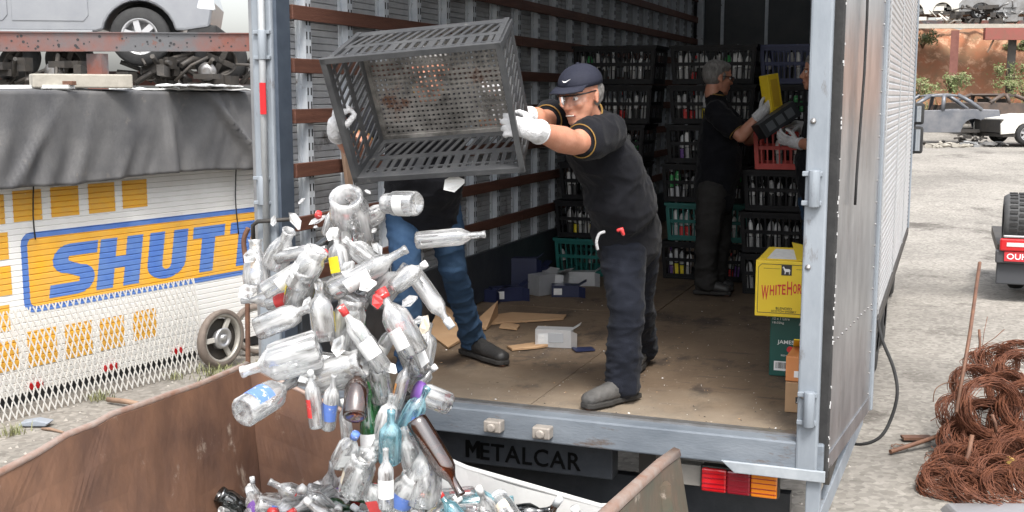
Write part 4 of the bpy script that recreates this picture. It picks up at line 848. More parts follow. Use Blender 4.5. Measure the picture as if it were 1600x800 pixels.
# utility trailer tail at the right edge
def trailer():
    c = at(1600, 440, 14.4); c.z = 0; t = thing('utility_trailer', 'dark trailer tail with big tyre, red lamp and plate at right edge', 'trailer', c)
    X = rotm(V((1, 0, 0)), V((0, 1, 0)), UP, c); l = -.33
    MB().box(l, 1.5, .05, .12, .22, .5, 0, X).build('mud_flap', mat('grey_flap', (.05, .053, .06), .7), t, bevel=.015)
    MB().box(l-.02, 1.5, -.02, .12, .5, .66, 0, X).build('tail_beam', mat('dark_grey_beam', (.06, .06, .065), .5), t, bevel=.015)
    lp = MB().box(l+.02, l+.42, -.06, -.021, .66, .82, 0, X).build('tail_lamp', K['redlens'], t, bevel=.02)
    MB().box(l+.1, l+.4, -.066, -.0605, .72, .77, 0, X).build('clear_lens', mat('pale_lens', (.7, .6, .58), .15), lp, bevel=.002)
    pt = MB().box(l+.08, l+.48, -.04, -.022, .53, .655, 0, X).build('number_plate', mat('red_plate', (.5, .03, .04), .4), t)
    text('OUH-2', X @ V((l+.28, -.041, .592)), (1, 0, 0), (0, 0, 1), .34, .075, K['inkwhite'], pt, 'lettering', .002, off=.01)
    MB().box(l, 1.5, .13, 2.4, .6, .72, 0, X).build('bed_frame', K['darkmetal'], t)
    MB().box(l+.06, l+.34, -.05, -.0, .83, .86, 0, X).build('lamp_guard', K['alloy'], t, bevel=.008)
    r = .36; Xw = X @ rotm(V((0, 1, 0)), V((0, 0, 1)), V((1, 0, 0)), (l+.34, .35, .72+.28))
    ty = MB().lathe([(r*.6, -.28), (r*.9, -.28), (r, -.22), (r, .22), (r*.9, .28), (r*.6, .28)], 30, 0, Xw, cap=False).build('tyre', mat('grey_dusty_tyre', (.06, .062, .066), .8, 0, (.1, .1, .1), 10), t)
    tr = MB()
    for k in range(30):
        a = 2*pi*k/30
        for q in (-.17, -.06, .06, .17): tr.box(-.02, .02, -.045, .045, r-.005, r+.014, 0, Xw @ M.Rotation(a+(.1 if q in (-.06, .17) else 0), 4, 'Z') @ rotm(V((0, 1, 0)), V((0, 0, 1)), V((1, 0, 0)), (0, 0, q)))
    tr.build('tread_blocks', K['rubber'], ty, kind='stuff')
    for x in (l+.2, 1.3): wheel_part(t, X @ rotm(V((0, 1, 0)), V((0, 0, 1)), V((1, 0, 0)), (x+.1, 1.2, .33)), .33, .2, K['darkmetal'])
trailer()

# ------------------------------------------------------------------ rusty wire coils and rods
def coil_mesh(k, R_, n, r=.0026):
    r_ = random.Random(k); pts = []; mb = MB()
    steps = n*26; ph = r_.random()*6
    for i in range(steps):
        a = 2*pi*i/26; j = i/26
        rr = R_*(1+.34*noise.noise((j*.9, k, 0))+.07*sin(a*2+k+j*.3)+.05*noise.noise((i*.12, k, 7))); zz = .1*noise.noise((j*1.3, k, 4))+.05*sin(a+ph+j*1.7)+.03*noise.noise((i*.1, k, 3))
        pts.append(V((rr*cos(a)+.03*noise.noise((j*.5, k, 9)), rr*sin(a)*(.92)+.03*noise.noise((j*.5, k, 2)), zz)))
    mb.tube(pts, r, 4, 0, False, False)
    for q in range(5):
        a = r_.uniform(0, 6.28); p = V((R_*cos(a), R_*sin(a), 0)); d = V((r_.uniform(-1, 1), r_.uniform(-1, 1), r_.uniform(-.3, 1)))*.22
        mb.tube([p, p+d*.5+V((0, 0, .05)), p+d], r, 4, 0, False, False)
    return mb.mesh('wire_coil', K['wirerust'])
CM = [coil_mesh(1, .17, 46), coil_mesh(2, .14, 40), coil_mesh(3, .21, 52)]
CL = ((1505, 775, 7.7, 2, (.3, .2)), (1480, 790, 7.5, 0, (.2, -.2)), (1560, 790, 7.6, 2, (.2, .1)), (1590, 740, 7.9, 0, (.9, .3)), (1520, 720, 8.1, 0, (.7, .5)), (1495, 648, 8.3, 1, (1.1, .6)), (1540, 670, 8.2, 2, (1.2, .2)), (1585, 660, 8.2, 0, (1.0, -.4)), (1525, 605, 8.5, 0, (.9, .2)), (1545, 637, 8.1, 2, (1.25, .25)),
      (1575, 610, 8.4, 1, (.9, -.5)), (1600, 590, 8.6, 2, (.8, .4)), (1535, 575, 8.8, 1, (.8, .7)), (1595, 565, 9, 0, (1.0, .2)), (1560, 565, 8.9, 1, (.6, -.2)), (1610, 640, 8.1, 2, (.9, .1)), (1630, 700, 7.9, 2, (.6, .3)), (1605, 790, 7.5, 1, (.3, .5)), (1525, 745, 7.75, 1, (.5, -.4)), (1575, 700, 8.0, 1, (.8, .5)), (1500, 690, 8.1, 1, (.9, .1)), (1550, 730, 7.8, 0, (.6, .1)), (1530, 690, 8.4, 2, (.3, .3)), (1590, 690, 8.4, 2, (.3, -.3)), (1545, 775, 7.9, 2, (.1, .3)), (1478, 806, 7.3, 0, (.3, .1)), (1530, 812, 7.2, 2, (.2, .3)), (1585, 800, 7.2, 2, (.4, -.1)), (1625, 765, 7.3, 2, (.5, .2)), (1560, 765, 7.45, 0, (.8, .2)), (1602, 725, 7.6, 2, (.9, .2)))
names_ = ['smallest', 'loose', 'tangled', 'tight', 'sagging']
spots = ['at the foot of the heap beside the gravel', 'at the lower left tip of the heap', 'at the bottom centre of the heap', 'low at the right of the heap', 'in the middle left of the heap', 'jutting from the left side beside the rod', 'facing forward in the heap centre', 'facing forward right of the heap centre', 'on the upper left shoulder of the heap', 'in front at the heap centre',
         'high in the heap right of the rod', 'at the upper right edge of the heap', 'topmost left, beside the short upright rod', 'topmost at the right edge', 'on the crest between the two topmost coils', 'at the right edge half way up', 'at the right edge low down', 'at the lower right corner', 'between the two lowest left coils', 'under the wood offcut', 'behind the leaning rod foot', 'above the bottom centre coil', 'buried deep in the left half', 'buried deep in the right half', 'at the very base of the heap', 'cut by the bottom edge, leftmost', 'cut by the bottom edge, second from left', 'behind the bent grey panel', 'at the right edge above the grey panel', 'above the coil behind the grey panel', 'right of the yellow offcut']
for i, (u, v, F, k, (tx, tz)) in enumerate(CL):
    o = link('wire_coil', CM[k]); o.location = at(u, v, F); o.location.z = max(o.location.z, .05); o.rotation_euler = (tx, tz, YAW+RND.uniform(-.4, .4))
    tag(o, 'rusty wire coil '+spots[i], 'wire coil', 'rusty wire coils in the heap')
def rod(a, b, r, lab): tag(MB().tube([a, a.lerp(b, .5)+RT*.01, b], r, 7).build('steel_rod', K['rod']), lab, 'rod', 'rods in the wire heap')
rod(at(1531, 410, 8.9), at(1494, 645, 8.0), .014, 'long thin rusty rod standing upright out of the wire heap')
rod(at(1530, 515, 9.0), at(1529, 560, 8.9), .011, 'short upright rod end above the wire heap crest')
rod(atz(1391, 708, .02)+UP*.01, at(1480, 676, 8.4), .017, 'rusty rod lying on gravel left of the wire heap')
rod(at(1519, 680, 7.7), at(1504, 735, 7.6), .016, 'short grey pipe leaning in the middle of wire heap')
rod(at(1550, 648, 7.8), at(1556, 675, 7.8), .012, 'short bright orange rusted rod poking from heap centre')
c = at(1430, 700, 8.5); c.z = .012
tag(MB().prism([(-.1, 0), (.12, 0), (.12, .02), (-.1, .02)], (-.03, .05), 0, rotm(RT, FW, UP, c)).build('wood_offcut', K['rod']), 'flat rusty strip lying under the rod on gravel', 'strip')
for u, v, F, R_, lab in ((1405, 717, 8.3, .06, 'small loose wire ring lying on gravel'), (1462, 725, 8.1, .07, 'thin loose wire ring beside the wire heap')):
    c = at(u, v, F); c.z = .012; tag(MB().tube([c+V((R_*cos(2*pi*i/24), R_*sin(2*pi*i/24)*.9, .004*(i % 3))) for i in range(24)], .004, 5, 0, True).build('wire_ring', K['rod']), lab, 'wire ring')
tag(MB().tube(spline([at(1458, 628, 8.3), at(1462, 608, 8.3), at(1480, 598, 8.4), at(1500, 600, 8.5), at(1506, 612, 8.4)]), .0035, 5).build('loose_wire', K['rod']), 'thin loose wire arching over the left of heap', 'wire')
c = at(1592, 728, 7.5); o = MB().cbox((0, 0, 0), (.16, .1, .05), 0, rotm(RT, FW, UP, c) @ M.Rotation(.5, 4, 'Y')).build('wood_offcut', mat('yellow_painted_wood', (.6, .42, .08), .7, 0, (.35, .2, .1), 8), bevel=.004); tag(o, 'yellow painted wood offcut on the wire heap at right edge', 'offcut')
c = at(1580, 762, 7.4); t = MB().ell((0, 0, 0), (.035, .03, .06), 0, rotm(RT, FW, UP, c), 10, 8); 
for p in t.v: p += V((noise.noise(p*30)*.02, 0, noise.noise(p*25)*.02))
tag(t.build('plastic_rag', K['lwhite']), 'crumpled white plastic scrap on the wire heap', 'scrap')
c = at(1545, 800, 6.9); tag(MB().prism([(-.3, -.05), (.5, -.05), (.5, .02), (-.22, .02)], (-.1, .12), 0, rotm(RT, FW, UP, c)).build('bent_sheet', K['alloy'], bevel=.02), 'bent grey metal panel at the bottom right corner', 'panel')

# ------------------------------------------------------------------ crates
def crate_meshes(W, H, D, fine=False, mats=('cblack', 'cblack')):
    "slotted crate in local axes: x,y across the mouth, z from the rim (0) to the base (D)"
    tap = .07
    def pt(k, t, d, o):
        s = 1-tap*d/D; hx, hy = W/2*s, H/2*s
        return V((t*hx, hy+o, d)) if k == 0 else V((t*hx, -hy-o, d)) if k == 1 else V((hx+o, t*hy, d)) if k == 2 else V((-hx-o, t*hy, d))
    def pc(mb, k, a0, a1, b0, b1, d0, d1, i=-.004, o=.004):
        mb.hexa([pt(k, a0, d0, i), pt(k, a1, d0, i), pt(k, b1, d1, i), pt(k, b0, d1, i), pt(k, a0, d0, o), pt(k, a1, d0, o), pt(k, b1, d1, o), pt(k, b0, d1, o)])
    rim = MB()
    for k in range(4):
        e_ = 1.04 if k < 2 else 1.06; pc(rim, k, -e_, e_, -e_, e_, 0, .022, -.008, .016); pc(rim, k, -1, 1, -1, 1, .022, .045, -.005, .006)
    band = MB(); m0, m1 = D*.44, D*.53; b0 = D*.86
    for k in range(4):
        pc(band, k, -1, 1, -1, 1, m0, m1); pc(band, k, -1, 1, -1, 1, b0, D, -.004, .005)
        for s in (-1, 1): e = .07 if k < 2 else .1; pc(band, k, min(s, s*(1-e)), max(s, s*(1-e)), min(s, s*(1-e)), max(s, s*(1-e)), .045, D, -.003, .009)
    bars = MB()
    for k in range(4):
        L_ = W if k < 2 else H; n = int(L_/(.042 if fine else .047)); e = .93 if k < 2 else .9
        for i in range(n):
            c = -e+2*e*(i+.5)/n; p = 2*e/n; hw = p*(.2 if fine else .13)
            if fine and k < 2:
                hw2 = p*(.42 if i % 4 == 1 else .24)
                pc(bars, k, c-hw2, c+hw2, c-hw2, c+hw2, .045, m0, -.003, .003)
                sh = p*.45; pc(bars, k, c-hw-sh, c+hw-sh, c-hw+sh, c+hw+sh, m1, b0, -.003, .003)
            elif fine:
                sh = p*.4; pc(bars, k, c-hw-sh, c+hw-sh, c-hw+sh, c+hw+sh, .045, m0, -.003, .003); pc(bars, k, c-hw-sh, c+hw-sh, c-hw+sh, c+hw+sh, m1, b0, -.003, .003)
            else:
                if not (k > 1 and abs(c) < .4): pc(bars, k, c-hw, c+hw, c-hw, c+hw, .045, m0, -.003, .003)
                pc(bars, k, c-hw, c+hw, c-hw, c+hw, m1, b0, -.003, .003)
        if fine: pc(band, k, -.93, .93, -.93, .93, D*.2, D*.225)
    s = 1-tap; hx, hy = W/2*s, H/2*s; base = MB(); g_ = .0215 if fine else .05
    nx, ny = int(2*hx/g_), int(2*hy/g_); w_ = g_*.24
    for i in range(nx+1): x = -hx+2*hx*i/nx; base.box(x-w_, x+w_, -hy, hy, D-.012, D-.004)
    for j in range(ny+1): y = -hy+2*hy*j/ny; base.box(-hx, hx, y-w_, y+w_, D-.0135, D-.0045)
    edge = MB(); 
    for a, b_, c, d in ((-hx, hx, hy-.02, hy), (-hx, hx, -hy, -hy+.02), (hx-.02, hx, -hy+.02, hy-.02), (-hx, -hx+.02, -hy+.02, hy-.02)): edge.box(a, b_, c, d, D-.018, D-.001)
    return [('rim', rim, mats[0], None), ('corner_bands', band, mats[0], None), ('side_bars', bars, mats[0], 'stuff'), ('base_grid', base, mats[1], 'stuff'), ('base_edge', edge, mats[1], None)]
# the crate being emptied
cR = M(((.9919859, -.0268026, -.12347309), (.10049074, -.42499587, .89959998), (.07658718, .90479839, .41889649)))
TCc = EYE+(V((-1.82616, 3.90178, 2.52495))-EYE)*1.06
TX = cR.to_4x4(); TX.translation = TCc
tipped = bpy.data.objects.new('plastic_crate', None); COL.objects.link(tipped); tipped.matrix_basis = TX
tag(tipped, 'dusty black slotted crate tipped out between two gloved hands', 'crate')
CW, CH_, CD = .664*1.06, .489*1.06, .316*1.06
for nm, mb, mt, kd in crate_meshes(CW, CH_, CD, True, ('cgrey', 'cbase')): mb.build(nm, K[mt], tipped, local=True, bevel=.0015 if nm != 'base_grid' else 0, kind=kd)
# stacked crates
W_, H_, D_ = .66, .45, .3
PROTO = {}
for cn in ('cblack', 'cgreen', 'cblue', 'cred'):
    PROTO[cn] = []
    for nm, mb, mt, kd in crate_meshes(W_, H_, D_, False, (cn, cn)):
        X = rotm(V((1, 0, 0)), V((0, -1, 0)), V((0, 0, -1)), (0, 0, D_))
        mb.v = [X @ p for p in mb.v]
        me = mb.mesh(nm, K[mt]); bm = bmesh.new(); bm.from_mesh(me); bmesh.ops.recalc_face_normals(bm, faces=bm.faces); bm.to_mesh(me); bm.free()
        PROTO[cn].append((nm, me, kd))
def small_bottle_mesh(glassm, lab, r=.025, h=.27):
    a = MB().lathe([(r*.9, 0), (r, .01), (r, h*.62), (r*.8, h*.7), (r*.4, h*.78), (r*.36, h)], 12).mesh('bottle', K[glassm])
    b_ = MB().lathe([(r*1.02, h*.04), (r*1.02, h*.36)], 12, cap=False).mesh('lower_label', K[lab[0]])
    c = MB().lathe([(r*1.02, h*.4), (r*1.02, h*.62), (r*.83, h*.71), (r*.45, h*.79)], 12, cap=False).mesh('upper_label', K[lab[1]])
    d = MB().lathe([(r*.42, h*.9), (r*.42, h*1.01), (.001, h*1.015)], 10).mesh('cap', K[lab[2]])
    return a, b_, c, d
SB = {k: small_bottle_mesh(g_, l_) for k, (g_, l_) in dict(y=('gdark', ('lyellow', 'lmute', 'lmute')), r=('gdark', ('lred', 'lmute', 'lred')), w=('gclear', ('lmute', 'lwhite', 'lsilver')), p=('gdark', ('lpurple', 'lsilver', 'lpurple')), g=('gdark', ('lsilver', 'lgreen', 'lsilver')), d=('gdark', ('inkdark', 'lmute', 'inkdark'))).items()}
LBN = dict(y='yellow labelled', r='red labelled', w='white labelled clear', p='purple labelled', g='green labelled', d='dark')
NTH = ['first', 'second', 'third', 'fourth', 'fifth', 'sixth', 'seventh', 'eighth', 'ninth', 'tenth', 'eleventh', 'twelfth']
def put_crate(cn, x, y, z, rz, label, fill, group, bl):
    o = thing('plastic_crate', label, 'crate', (x, y, z), rz, group)
    for nm, me, kd in PROTO[cn]: link(nm, me, o, 0, kd)
    R_ = M.Rotation(rz, 4, 'Z'); n = len(fill)
    for i, f in enumerate(fill):
        if f == ' ' or RND.random() < .14: continue
        if RND.random() < .3: f = RND.choice('wddw')
        p = V((x, y, z)) + R_ @ V((-.265+.53*i/max(1, n-1), -.178+RND.uniform(-.008, .008), .02))
        a, b_, c, d = SB[f]; s_ = RND.choice((.74, .85, .9, .95, 1.0, 1.04))
        q = link('bottle', a); q.location = p; q.rotation_euler = (RND.uniform(-.05, .05), RND.uniform(-.12, .12), RND.uniform(0, 6)); q.scale = (s_, s_, s_)
        link('lower_label', b_, q); link('upper_label', c, q); link('cap', d, q)
        tag(q, f"{LBN[f]} bottle, {NTH[i]} from left in the {bl}", 'bottle', 'bottles standing in the stacked crates')
ORD = ['lowest', 'second', 'third', 'fourth', 'fifth', 'topmost']
def stack(nm, x, y, rows, dz=.308):
    for i, (cn, ox, fill, cl) in enumerate(rows):
        od = 'topmost' if i == len(rows)-1 else ORD[i]
        put_crate(cn, x+ox, y+H_/2+.01*(i % 3)+RND.uniform(0, .015), BED+.003+i*dz, RND.uniform(-.02, .02), f'{cl} slotted plastic crate of bottles, {od} in the {nm}', fill, 'stacked plastic crates in the truck', f'{od} crate of the {" ".join(nm.split(" stack")[:1])} stack')
stack('left stack by the ribbed wall', -2.645, 8.86, (('cgreen', 0, 'd  d w d', 'teal'), ('cblack', .0, 'yyyywyppwdyy', 'black'), ('cblack', .03, 'wdpwdpwdwpd', 'black'), ('cblack', .06, 'dgdgdwdgdg', 'black'), ('cblack', .12, 'rwrdwwrwdr', 'black'), ('cblack', .14, 'dgdddgdgdd', 'black')))
stack('middle stack behind the grey haired man', -1.76, 8.97, (('cblack', -.02, 'pyyrwrppyyrp', 'black'), ('cgreen', .01, 'wrrwwdwwrww', 'teal'), ('cblack', -.03, 'ggwgggwggwg', 'black'), ('cblack', .0, 'wpwdwwpwdpw', 'black'), ('cblack', .02, 'wrrwyywwdww', 'black'), ('cblack', .02, 'wwrrwwggwww', 'black')))
stack('right rear stack against the right wall', -1.045, 9.1, (('cblack', 0, '', 'black'), ('cblack', 0, '', 'black'), ('cblack', 0.01, '', 'black'), ('cblack', 0, '   w', 'black'), ('cblack', .01, 'ggggggwggg', 'black'), ('cblue', -.02, 'dwddwddw', 'navy')))
stack('front right stack under the red crate', -1.06, 8.45, (('cblack', 0, 'drdddwddr', 'black'), ('cblack', -.01, 'dwdwddwdw', 'black'), ('cblack', .0, 'dwddddwdd', 'black')))
put_crate('cred', -1.0, 8.66, BED+.003+3*.308, .05, 'bright red slotted crate on top of the front right stack', '  w w   d ', 'stacked plastic crates in the truck', 'bright red crate')

# ------------------------------------------------------------------ cartons and floor litter
def carton(name, label, x0, x1, y0, y1, z0, z1, m, rz=0, cat='carton', bev=.004):
    c = V(((x0+x1)/2, (y0+y1)/2, z0)); o = thing(name, label, cat, c, rz)
    X = wm(o); hx, hy, h = (x1-x0)/2, (y1-y0)/2, z1-z0
    b_ = MB().box(-hx, hx, -hy, hy, 0, h, 0, X).build('carton_body', m, o, bevel=bev)
    return o, X, hx, hy, h
o, X, hx, hy, h = carton('carton', 'yellow whisky carton with red lettering on the green carton', -.893, -.57, 5.87, 6.19, 1.487, 1.775, K['yellowbox'], .02)
fr = lambda x, z_, d=.0012: X @ V((x, -hy-d, z_))
bd = K['inkdark']
def line(x0, z0, x1, z1, t, par, m=bd): MB().bar(fr(x0, z0), fr(x1, z1), .0012, t, X.to_3x3() @ V((1, 0, 0)) if abs(x1-x0) < 1e-6 else UP, m=0).build('printed_line', m, par)
fk = .0025
line(-hx+.014, .02, -hx+.014, h-.035, fk, o); line(-hx+.014, .02, hx-.014, .02, fk, o); line(-hx+.03, h-.018, hx-.03, h-.018, fk, o); line(-hx+.014, h-.035, -hx+.03, h-.018, fk, o); line(hx-.014, .02, hx-.014, h-.035, fk, o)
line(-hx+.04, h-.04, -.04, h-.04, .0015, o); line(.04, h-.04, hx-.04, h-.04, .0015, o)
em_ = MB().box(-.033, .018, -hy-.0024, -hy-.0003, h-.072, h-.02, 0, X).build('emblem_panel', K['inkdark'], o)
horse = [(-.028, .036), (-.025, .043), (-.021, .046), (-.02, .042), (-.014, .033), (.004, .033), (.01, .03), (.012, .02), (.009, .026), (.0085, .006), (.005, .006), (.005, .018), (-.01, .018), (-.013, .006), (-.0165, .006), (-.016, .02), (-.0205, .028), (-.0235, .0375)]
MB().prism([(x, h-.072+z_) for x, z_ in horse], (-hy-.0042, -hy-.0026), 0, X).build('white_horse_mark', K['inkwhite'], em_)
xa = X.to_3x3() @ V((1, 0, 0)); tilt = (xa+UP*.13).normalized()
for ch, cx, cz, ww, hh in (('W', -.112, .135, .036, .075), ('H', -.077, .148, .021, .052), ('I', -.057, .151, .006, .052), ('T', -.040, .153, .02, .052), ('E', -.018, .155, .018, .052), ('H', .010, .163, .025, .07), ('O', .037, .162, .02, .05), ('R', .06, .162, .02, .05), ('S', .082, .16, .019, .05), ('E', .103, .158, .017, .05)):
    text(ch, fr(cx, cz-.012), xa, UP, ww, hh, K['inkred'], o, 'letter', .0012, off=.015)
text('BLENDED', fr(-.015, .045), xa, UP, .08, .012, K['inkdark'], o, 'lettering', .0012); text('SCOTCH WHISKY', fr(-.015, .03), xa, UP, .125, .01, K['inkdark'], o, 'lettering', .0012)
# flaps of the yellow carton
MB().hexa([X @ V(p) for p in ((-hx+.01, -hy+.03, h+.001), (hx-.06, -hy+.03, h+.001), (hx-.09, hy-.04, h+.03), (-hx+.03, hy-.04, h+.03), (-hx+.01, -hy+.03, h+.004), (hx-.06, -hy+.03, h+.004), (hx-.09, hy-.04, h+.034), (-hx+.03, hy-.04, h+.034))]).build('lid_flap', K['yellowbox'], o)
MB().hexa([X @ V(p) for p in ((hx-.12, -hy, h+.004), (hx, -hy, h+.004), (hx, hy, h+.02), (hx-.18, hy, h+.055), (hx-.12, -hy, h+.007), (hx, -hy, h+.007), (hx, hy, h+.024), (hx-.18, hy, h+.059))]).build('lid_flap', K['yellowbox'], o)
MB().hexa([X @ V(p) for p in ((-hx+.05, -hy+.035, h+.0055), (.04, -hy+.035, h+.0055), (.02, hy-.09, h+.03), (-hx+.07, hy-.09, h+.03), (-hx+.05, -hy+.035, h+.0065), (.04, -hy+.035, h+.0065), (.02, hy-.09, h+.0315), (-hx+.07, hy-.09, h+.0315))]).build('paper_sheet', K['lwhite'], o)
o, X, hx, hy, h = carton('carton', 'dark green whiskey carton under the yellow carton', -.825, -.575, 5.98, 6.2, BED+.0035, 1.485, K['greenbox'], .01)
xa = X.to_3x3() @ V((1, 0, 0))
text('JAMESON', fr(-.018, .18), xa, UP, .135, .026, K['inkwhite'], o, 'lettering', .0012, off=.012)
MB().lathe([(.017, 0), (.017, .0015)], 20, 0, X @ rotm(V((1, 0, 0)), V((0, 0, 1)), V((0, -1, 0)), (-.02, -hy, .145))).build('red_seal', K['inkred'], o)
text('12 x 1 Litre', fr(-.07, .305), xa, UP, .085, .014, K['inkwhite'], o, 'lettering', .0012, off=.008); text('18.02kg', fr(-.084, .282), xa, UP, .058, .014, K['inkwhite'], o, 'lettering', .0012, off=.008)
text('IRISH WHISKEY', fr(-.02, .112), xa, UP, .09, .009, K['inkwhite'], o, 'lettering', .0012)
lb = MB().box(-hx+.025, .0, -hy-.0012, -hy-.0002, .03, .08, 0, X).build('barcode_label', K['inkwhite'], o)
r_ = random.Random(2); x = -hx+.034
while x < -.012: w2 = r_.choice((.0015, .003, .004)); MB().box(x, x+w2, -hy-.002, -hy-.0014, .042, .074, 0, X).build('barcode_bar', K['inkdark'], lb); x += w2+r_.choice((.002, .003))
for sx in (.02, .055): MB().prism([(sx, .275), (sx+.025, .275), (sx+.0125, .31)], (-hy-.0012, -hy-.0002), 0, X).build('printed_mark', K['inkwhite'], o)
o, X, hx, hy, h = carton('carton', 'brown carton under the orange carton at the right post', -.655, -.56, 5.29, 5.52, BED+.0035, BED+.145, K['board'], .03)
MB().box(.0, .025, -hy-.0012, -hy-.0002, .045, .075, 0, X).build('printed_label', K['inkdark'], o); text('J', fr(.008, .06, .0022), (1, 0, 0), UP, .01, .02, K['inkwhite'], o, 'lettering', .001)
o, X, hx, hy, h = carton('carton', 'orange carton with opened lid at the right post', -.652, -.565, 5.3, 5.52, BED+.148, BED+.265, K['orangebox'], -.02)
MB().box(-.005, .025, -hy-.0012, -hy-.0002, .02, .05, 0, X).build('printed_label', K['inkwhite'], o)
MB().hexa([X @ V(p) for p in ((-hx, hy, h), (hx, hy, h), (hx, -.02, h+.06), (-hx+.02, -.02, h+.06), (-hx, hy+.004, h), (hx, hy+.004, h), (hx, -.016, h+.063), (-hx+.02, -.016, h+.063))]).build('lid_flap', K['yellowbox'], o)

def open_box(label, u, v, L_, D2, H2, m, rz, face='x', cat='gift box', lab=None, group='emptied gift boxes on the truck floor'):
    "thin walled open carton lying on the truck floor, mouth towards +x"
    c = atz(u, v, BED)+UP*.003; o = thing('gift_box', label, cat, c, rz, group); X = wm(o); t = .003
    b_ = MB().box(-L_/2, L_/2, -D2/2, D2/2, 0, t, 0, X).box(-L_/2, L_/2, -D2/2, D2/2, H2-t, H2, 0, X).box(-L_/2, L_/2, -D2/2, -D2/2+t, t, H2-t, 0, X).box(-L_/2, L_/2, D2/2-t, D2/2, t, H2-t, 0, X).box(-L_/2, -L_/2+t, -D2/2+t, D2/2-t, t, H2-t, 0, X)
    b_.build('box_shell', m, o)
    MB().hexa([X @ V(p) for p in ((L_/2, -D2/2, H2-t), (L_/2+D2*.5, -D2/2+.01, H2+.03), (L_/2+D2*.5, D2/2-.01, H2+.03), (L_/2, D2/2, H2-t), (L_/2, -D2/2, H2), (L_/2+D2*.5, -D2/2+.01, H2+.034), (L_/2+D2*.5, D2/2-.01, H2+.034), (L_/2, D2/2, H2))]).build('lid_flap', m, o)
    MB().hexa([X @ V(p) for p in ((L_/2, -D2/2, 0), (L_/2+D2*.4, -D2/2-.04, 0), (L_/2+D2*.4, -D2/2-.04, H2-.01), (L_/2, -D2/2, H2-.005), (L_/2, -D2/2+t, 0), (L_/2+D2*.4, -D2/2-.037, 0), (L_/2+D2*.4, -D2/2-.037, H2-.01), (L_/2, -D2/2+t, H2-.005))]).build('side_flap', m, o)
    if lab: MB().box(-L_*.42, -L_*.12, -D2/2-.0015, -D2/2-.0002, H2*.2, H2*.75, 0, X).build('printed_label', lab, o)
    return o
t_ = open_box('silver open gift box lying alone on the floor beside cardboard', 866, 541, .21, .1, .105, K['silverbox'], .18, lab=K['lsilver'])
MB().box(-.03, .06, -.0525, -.0505, .03, .085, 0, wm(t_)).build('window_panel', mat('grey_window_film', (.4, .42, .45), .2, .2), t_)
for i, (u, v, L_, D2, H2, mm, rz, lab, l2) in enumerate(((790, 470, .22, .1, .1, 'navybox', .5, 'navy gift box with white label nearest the kick board', 'lwhite'), (818, 452, .2, .1, .24, 'navybox', .1, 'navy gift box standing upright behind the silver boxes', None), (846, 460, .16, .12, .15, 'silverbox', .9, 'silver gift box standing open in the box cluster', None),
        (883, 463, .2, .11, .085, 'navybox', .15, 'navy gift box lying in front of the silver boxes', 'lwhite'), (868, 448, .17, .12, .12, 'silverbox', -.6, 'crumpled silver gift box at the back of the cluster', None), (905, 446, .24, .1, .11, 'silverbox', .1, 'long silver gift box beside the teal crate', 'lsilver'), (762, 470, .2, .11, .09, 'navybox', -.3, 'navy gift box tipped on its side by the jeans leg', 'lwhite'), (835, 436, .2, .1, .1, 'navybox', .8, 'navy gift box lying at the foot of the teal crate', None), (800, 440, .2, .1, .12, 'navybox', 1.2, 'navy gift box against the wall behind the cluster', None))):
    open_box(lab, u, v, L_, D2, H2, K[mm], rz+YAW*.5, lab=K[l2] if l2 else None)
for i, (pts, lab) in enumerate(((((700, 545), (668, 520), (690, 498), (735, 505), (728, 530)), 'torn brown cardboard sheet beside the jeans leg'), (((755, 497), (800, 491), (885, 494), (880, 500), (800, 505), (762, 508)), 'flat brown cardboard strip behind the silver box'), (((792, 543), (842, 535), (862, 541), (838, 545), (800, 548)), 'flat brown cardboard scrap left of the silver box'), (((735, 512), (770, 488), (778, 497), (760, 516)), 'folded brown cardboard flap behind the black boot'), (((893, 545), (925, 543), (930, 548), (900, 550)), 'dark card scrap right of the silver box'), (((785, 505), (812, 510), (808, 516), (780, 513)), 'small brown card scrap in front of the strip'))):
    ps = [atz(u, v, BED+.006) for u, v in pts]; n = len(ps); mb = MB(); c = sum(ps, V())/n
    top = [p+UP*(.004+.03*abs(noise.noise((p.x*6, p.y*6, i)))+(.1 if i in (0, 3) and k == 2 else 0)) for k, p in enumerate(ps)]
    mb.add(ps+top, [list(range(n))[::-1], list(range(n, 2*n))]+[(k, (k+1) % n, (k+1) % n+n, k+n) for k in range(n)])
    tag(mb.build('cardboard_scrap', K['board'] if i != 4 else K['navybox']), lab, 'cardboard')
lt_ = MB(); r_ = random.Random(11)
for i in range(260):
    x, y = r_.uniform(-2.95, -.6), 5.0+r_.random()**1.5*3.3; s = r_.uniform(.003, .011)
    lt_.add([(x+s*r_.uniform(-1, 1), y+s*r_.uniform(-1, 1), BED+.003) for _ in range(3)]+[(x, y, BED+.006)], [(0, 1, 3), (1, 2, 3), (2, 0, 3)], r_.randrange(3))
tag(lt_.build('floor_litter', [K['lwhite'], K['board'], K['inkdark']]), 'scattered crumbs of card and glass on the truck floor', 'litter', kind='stuff')

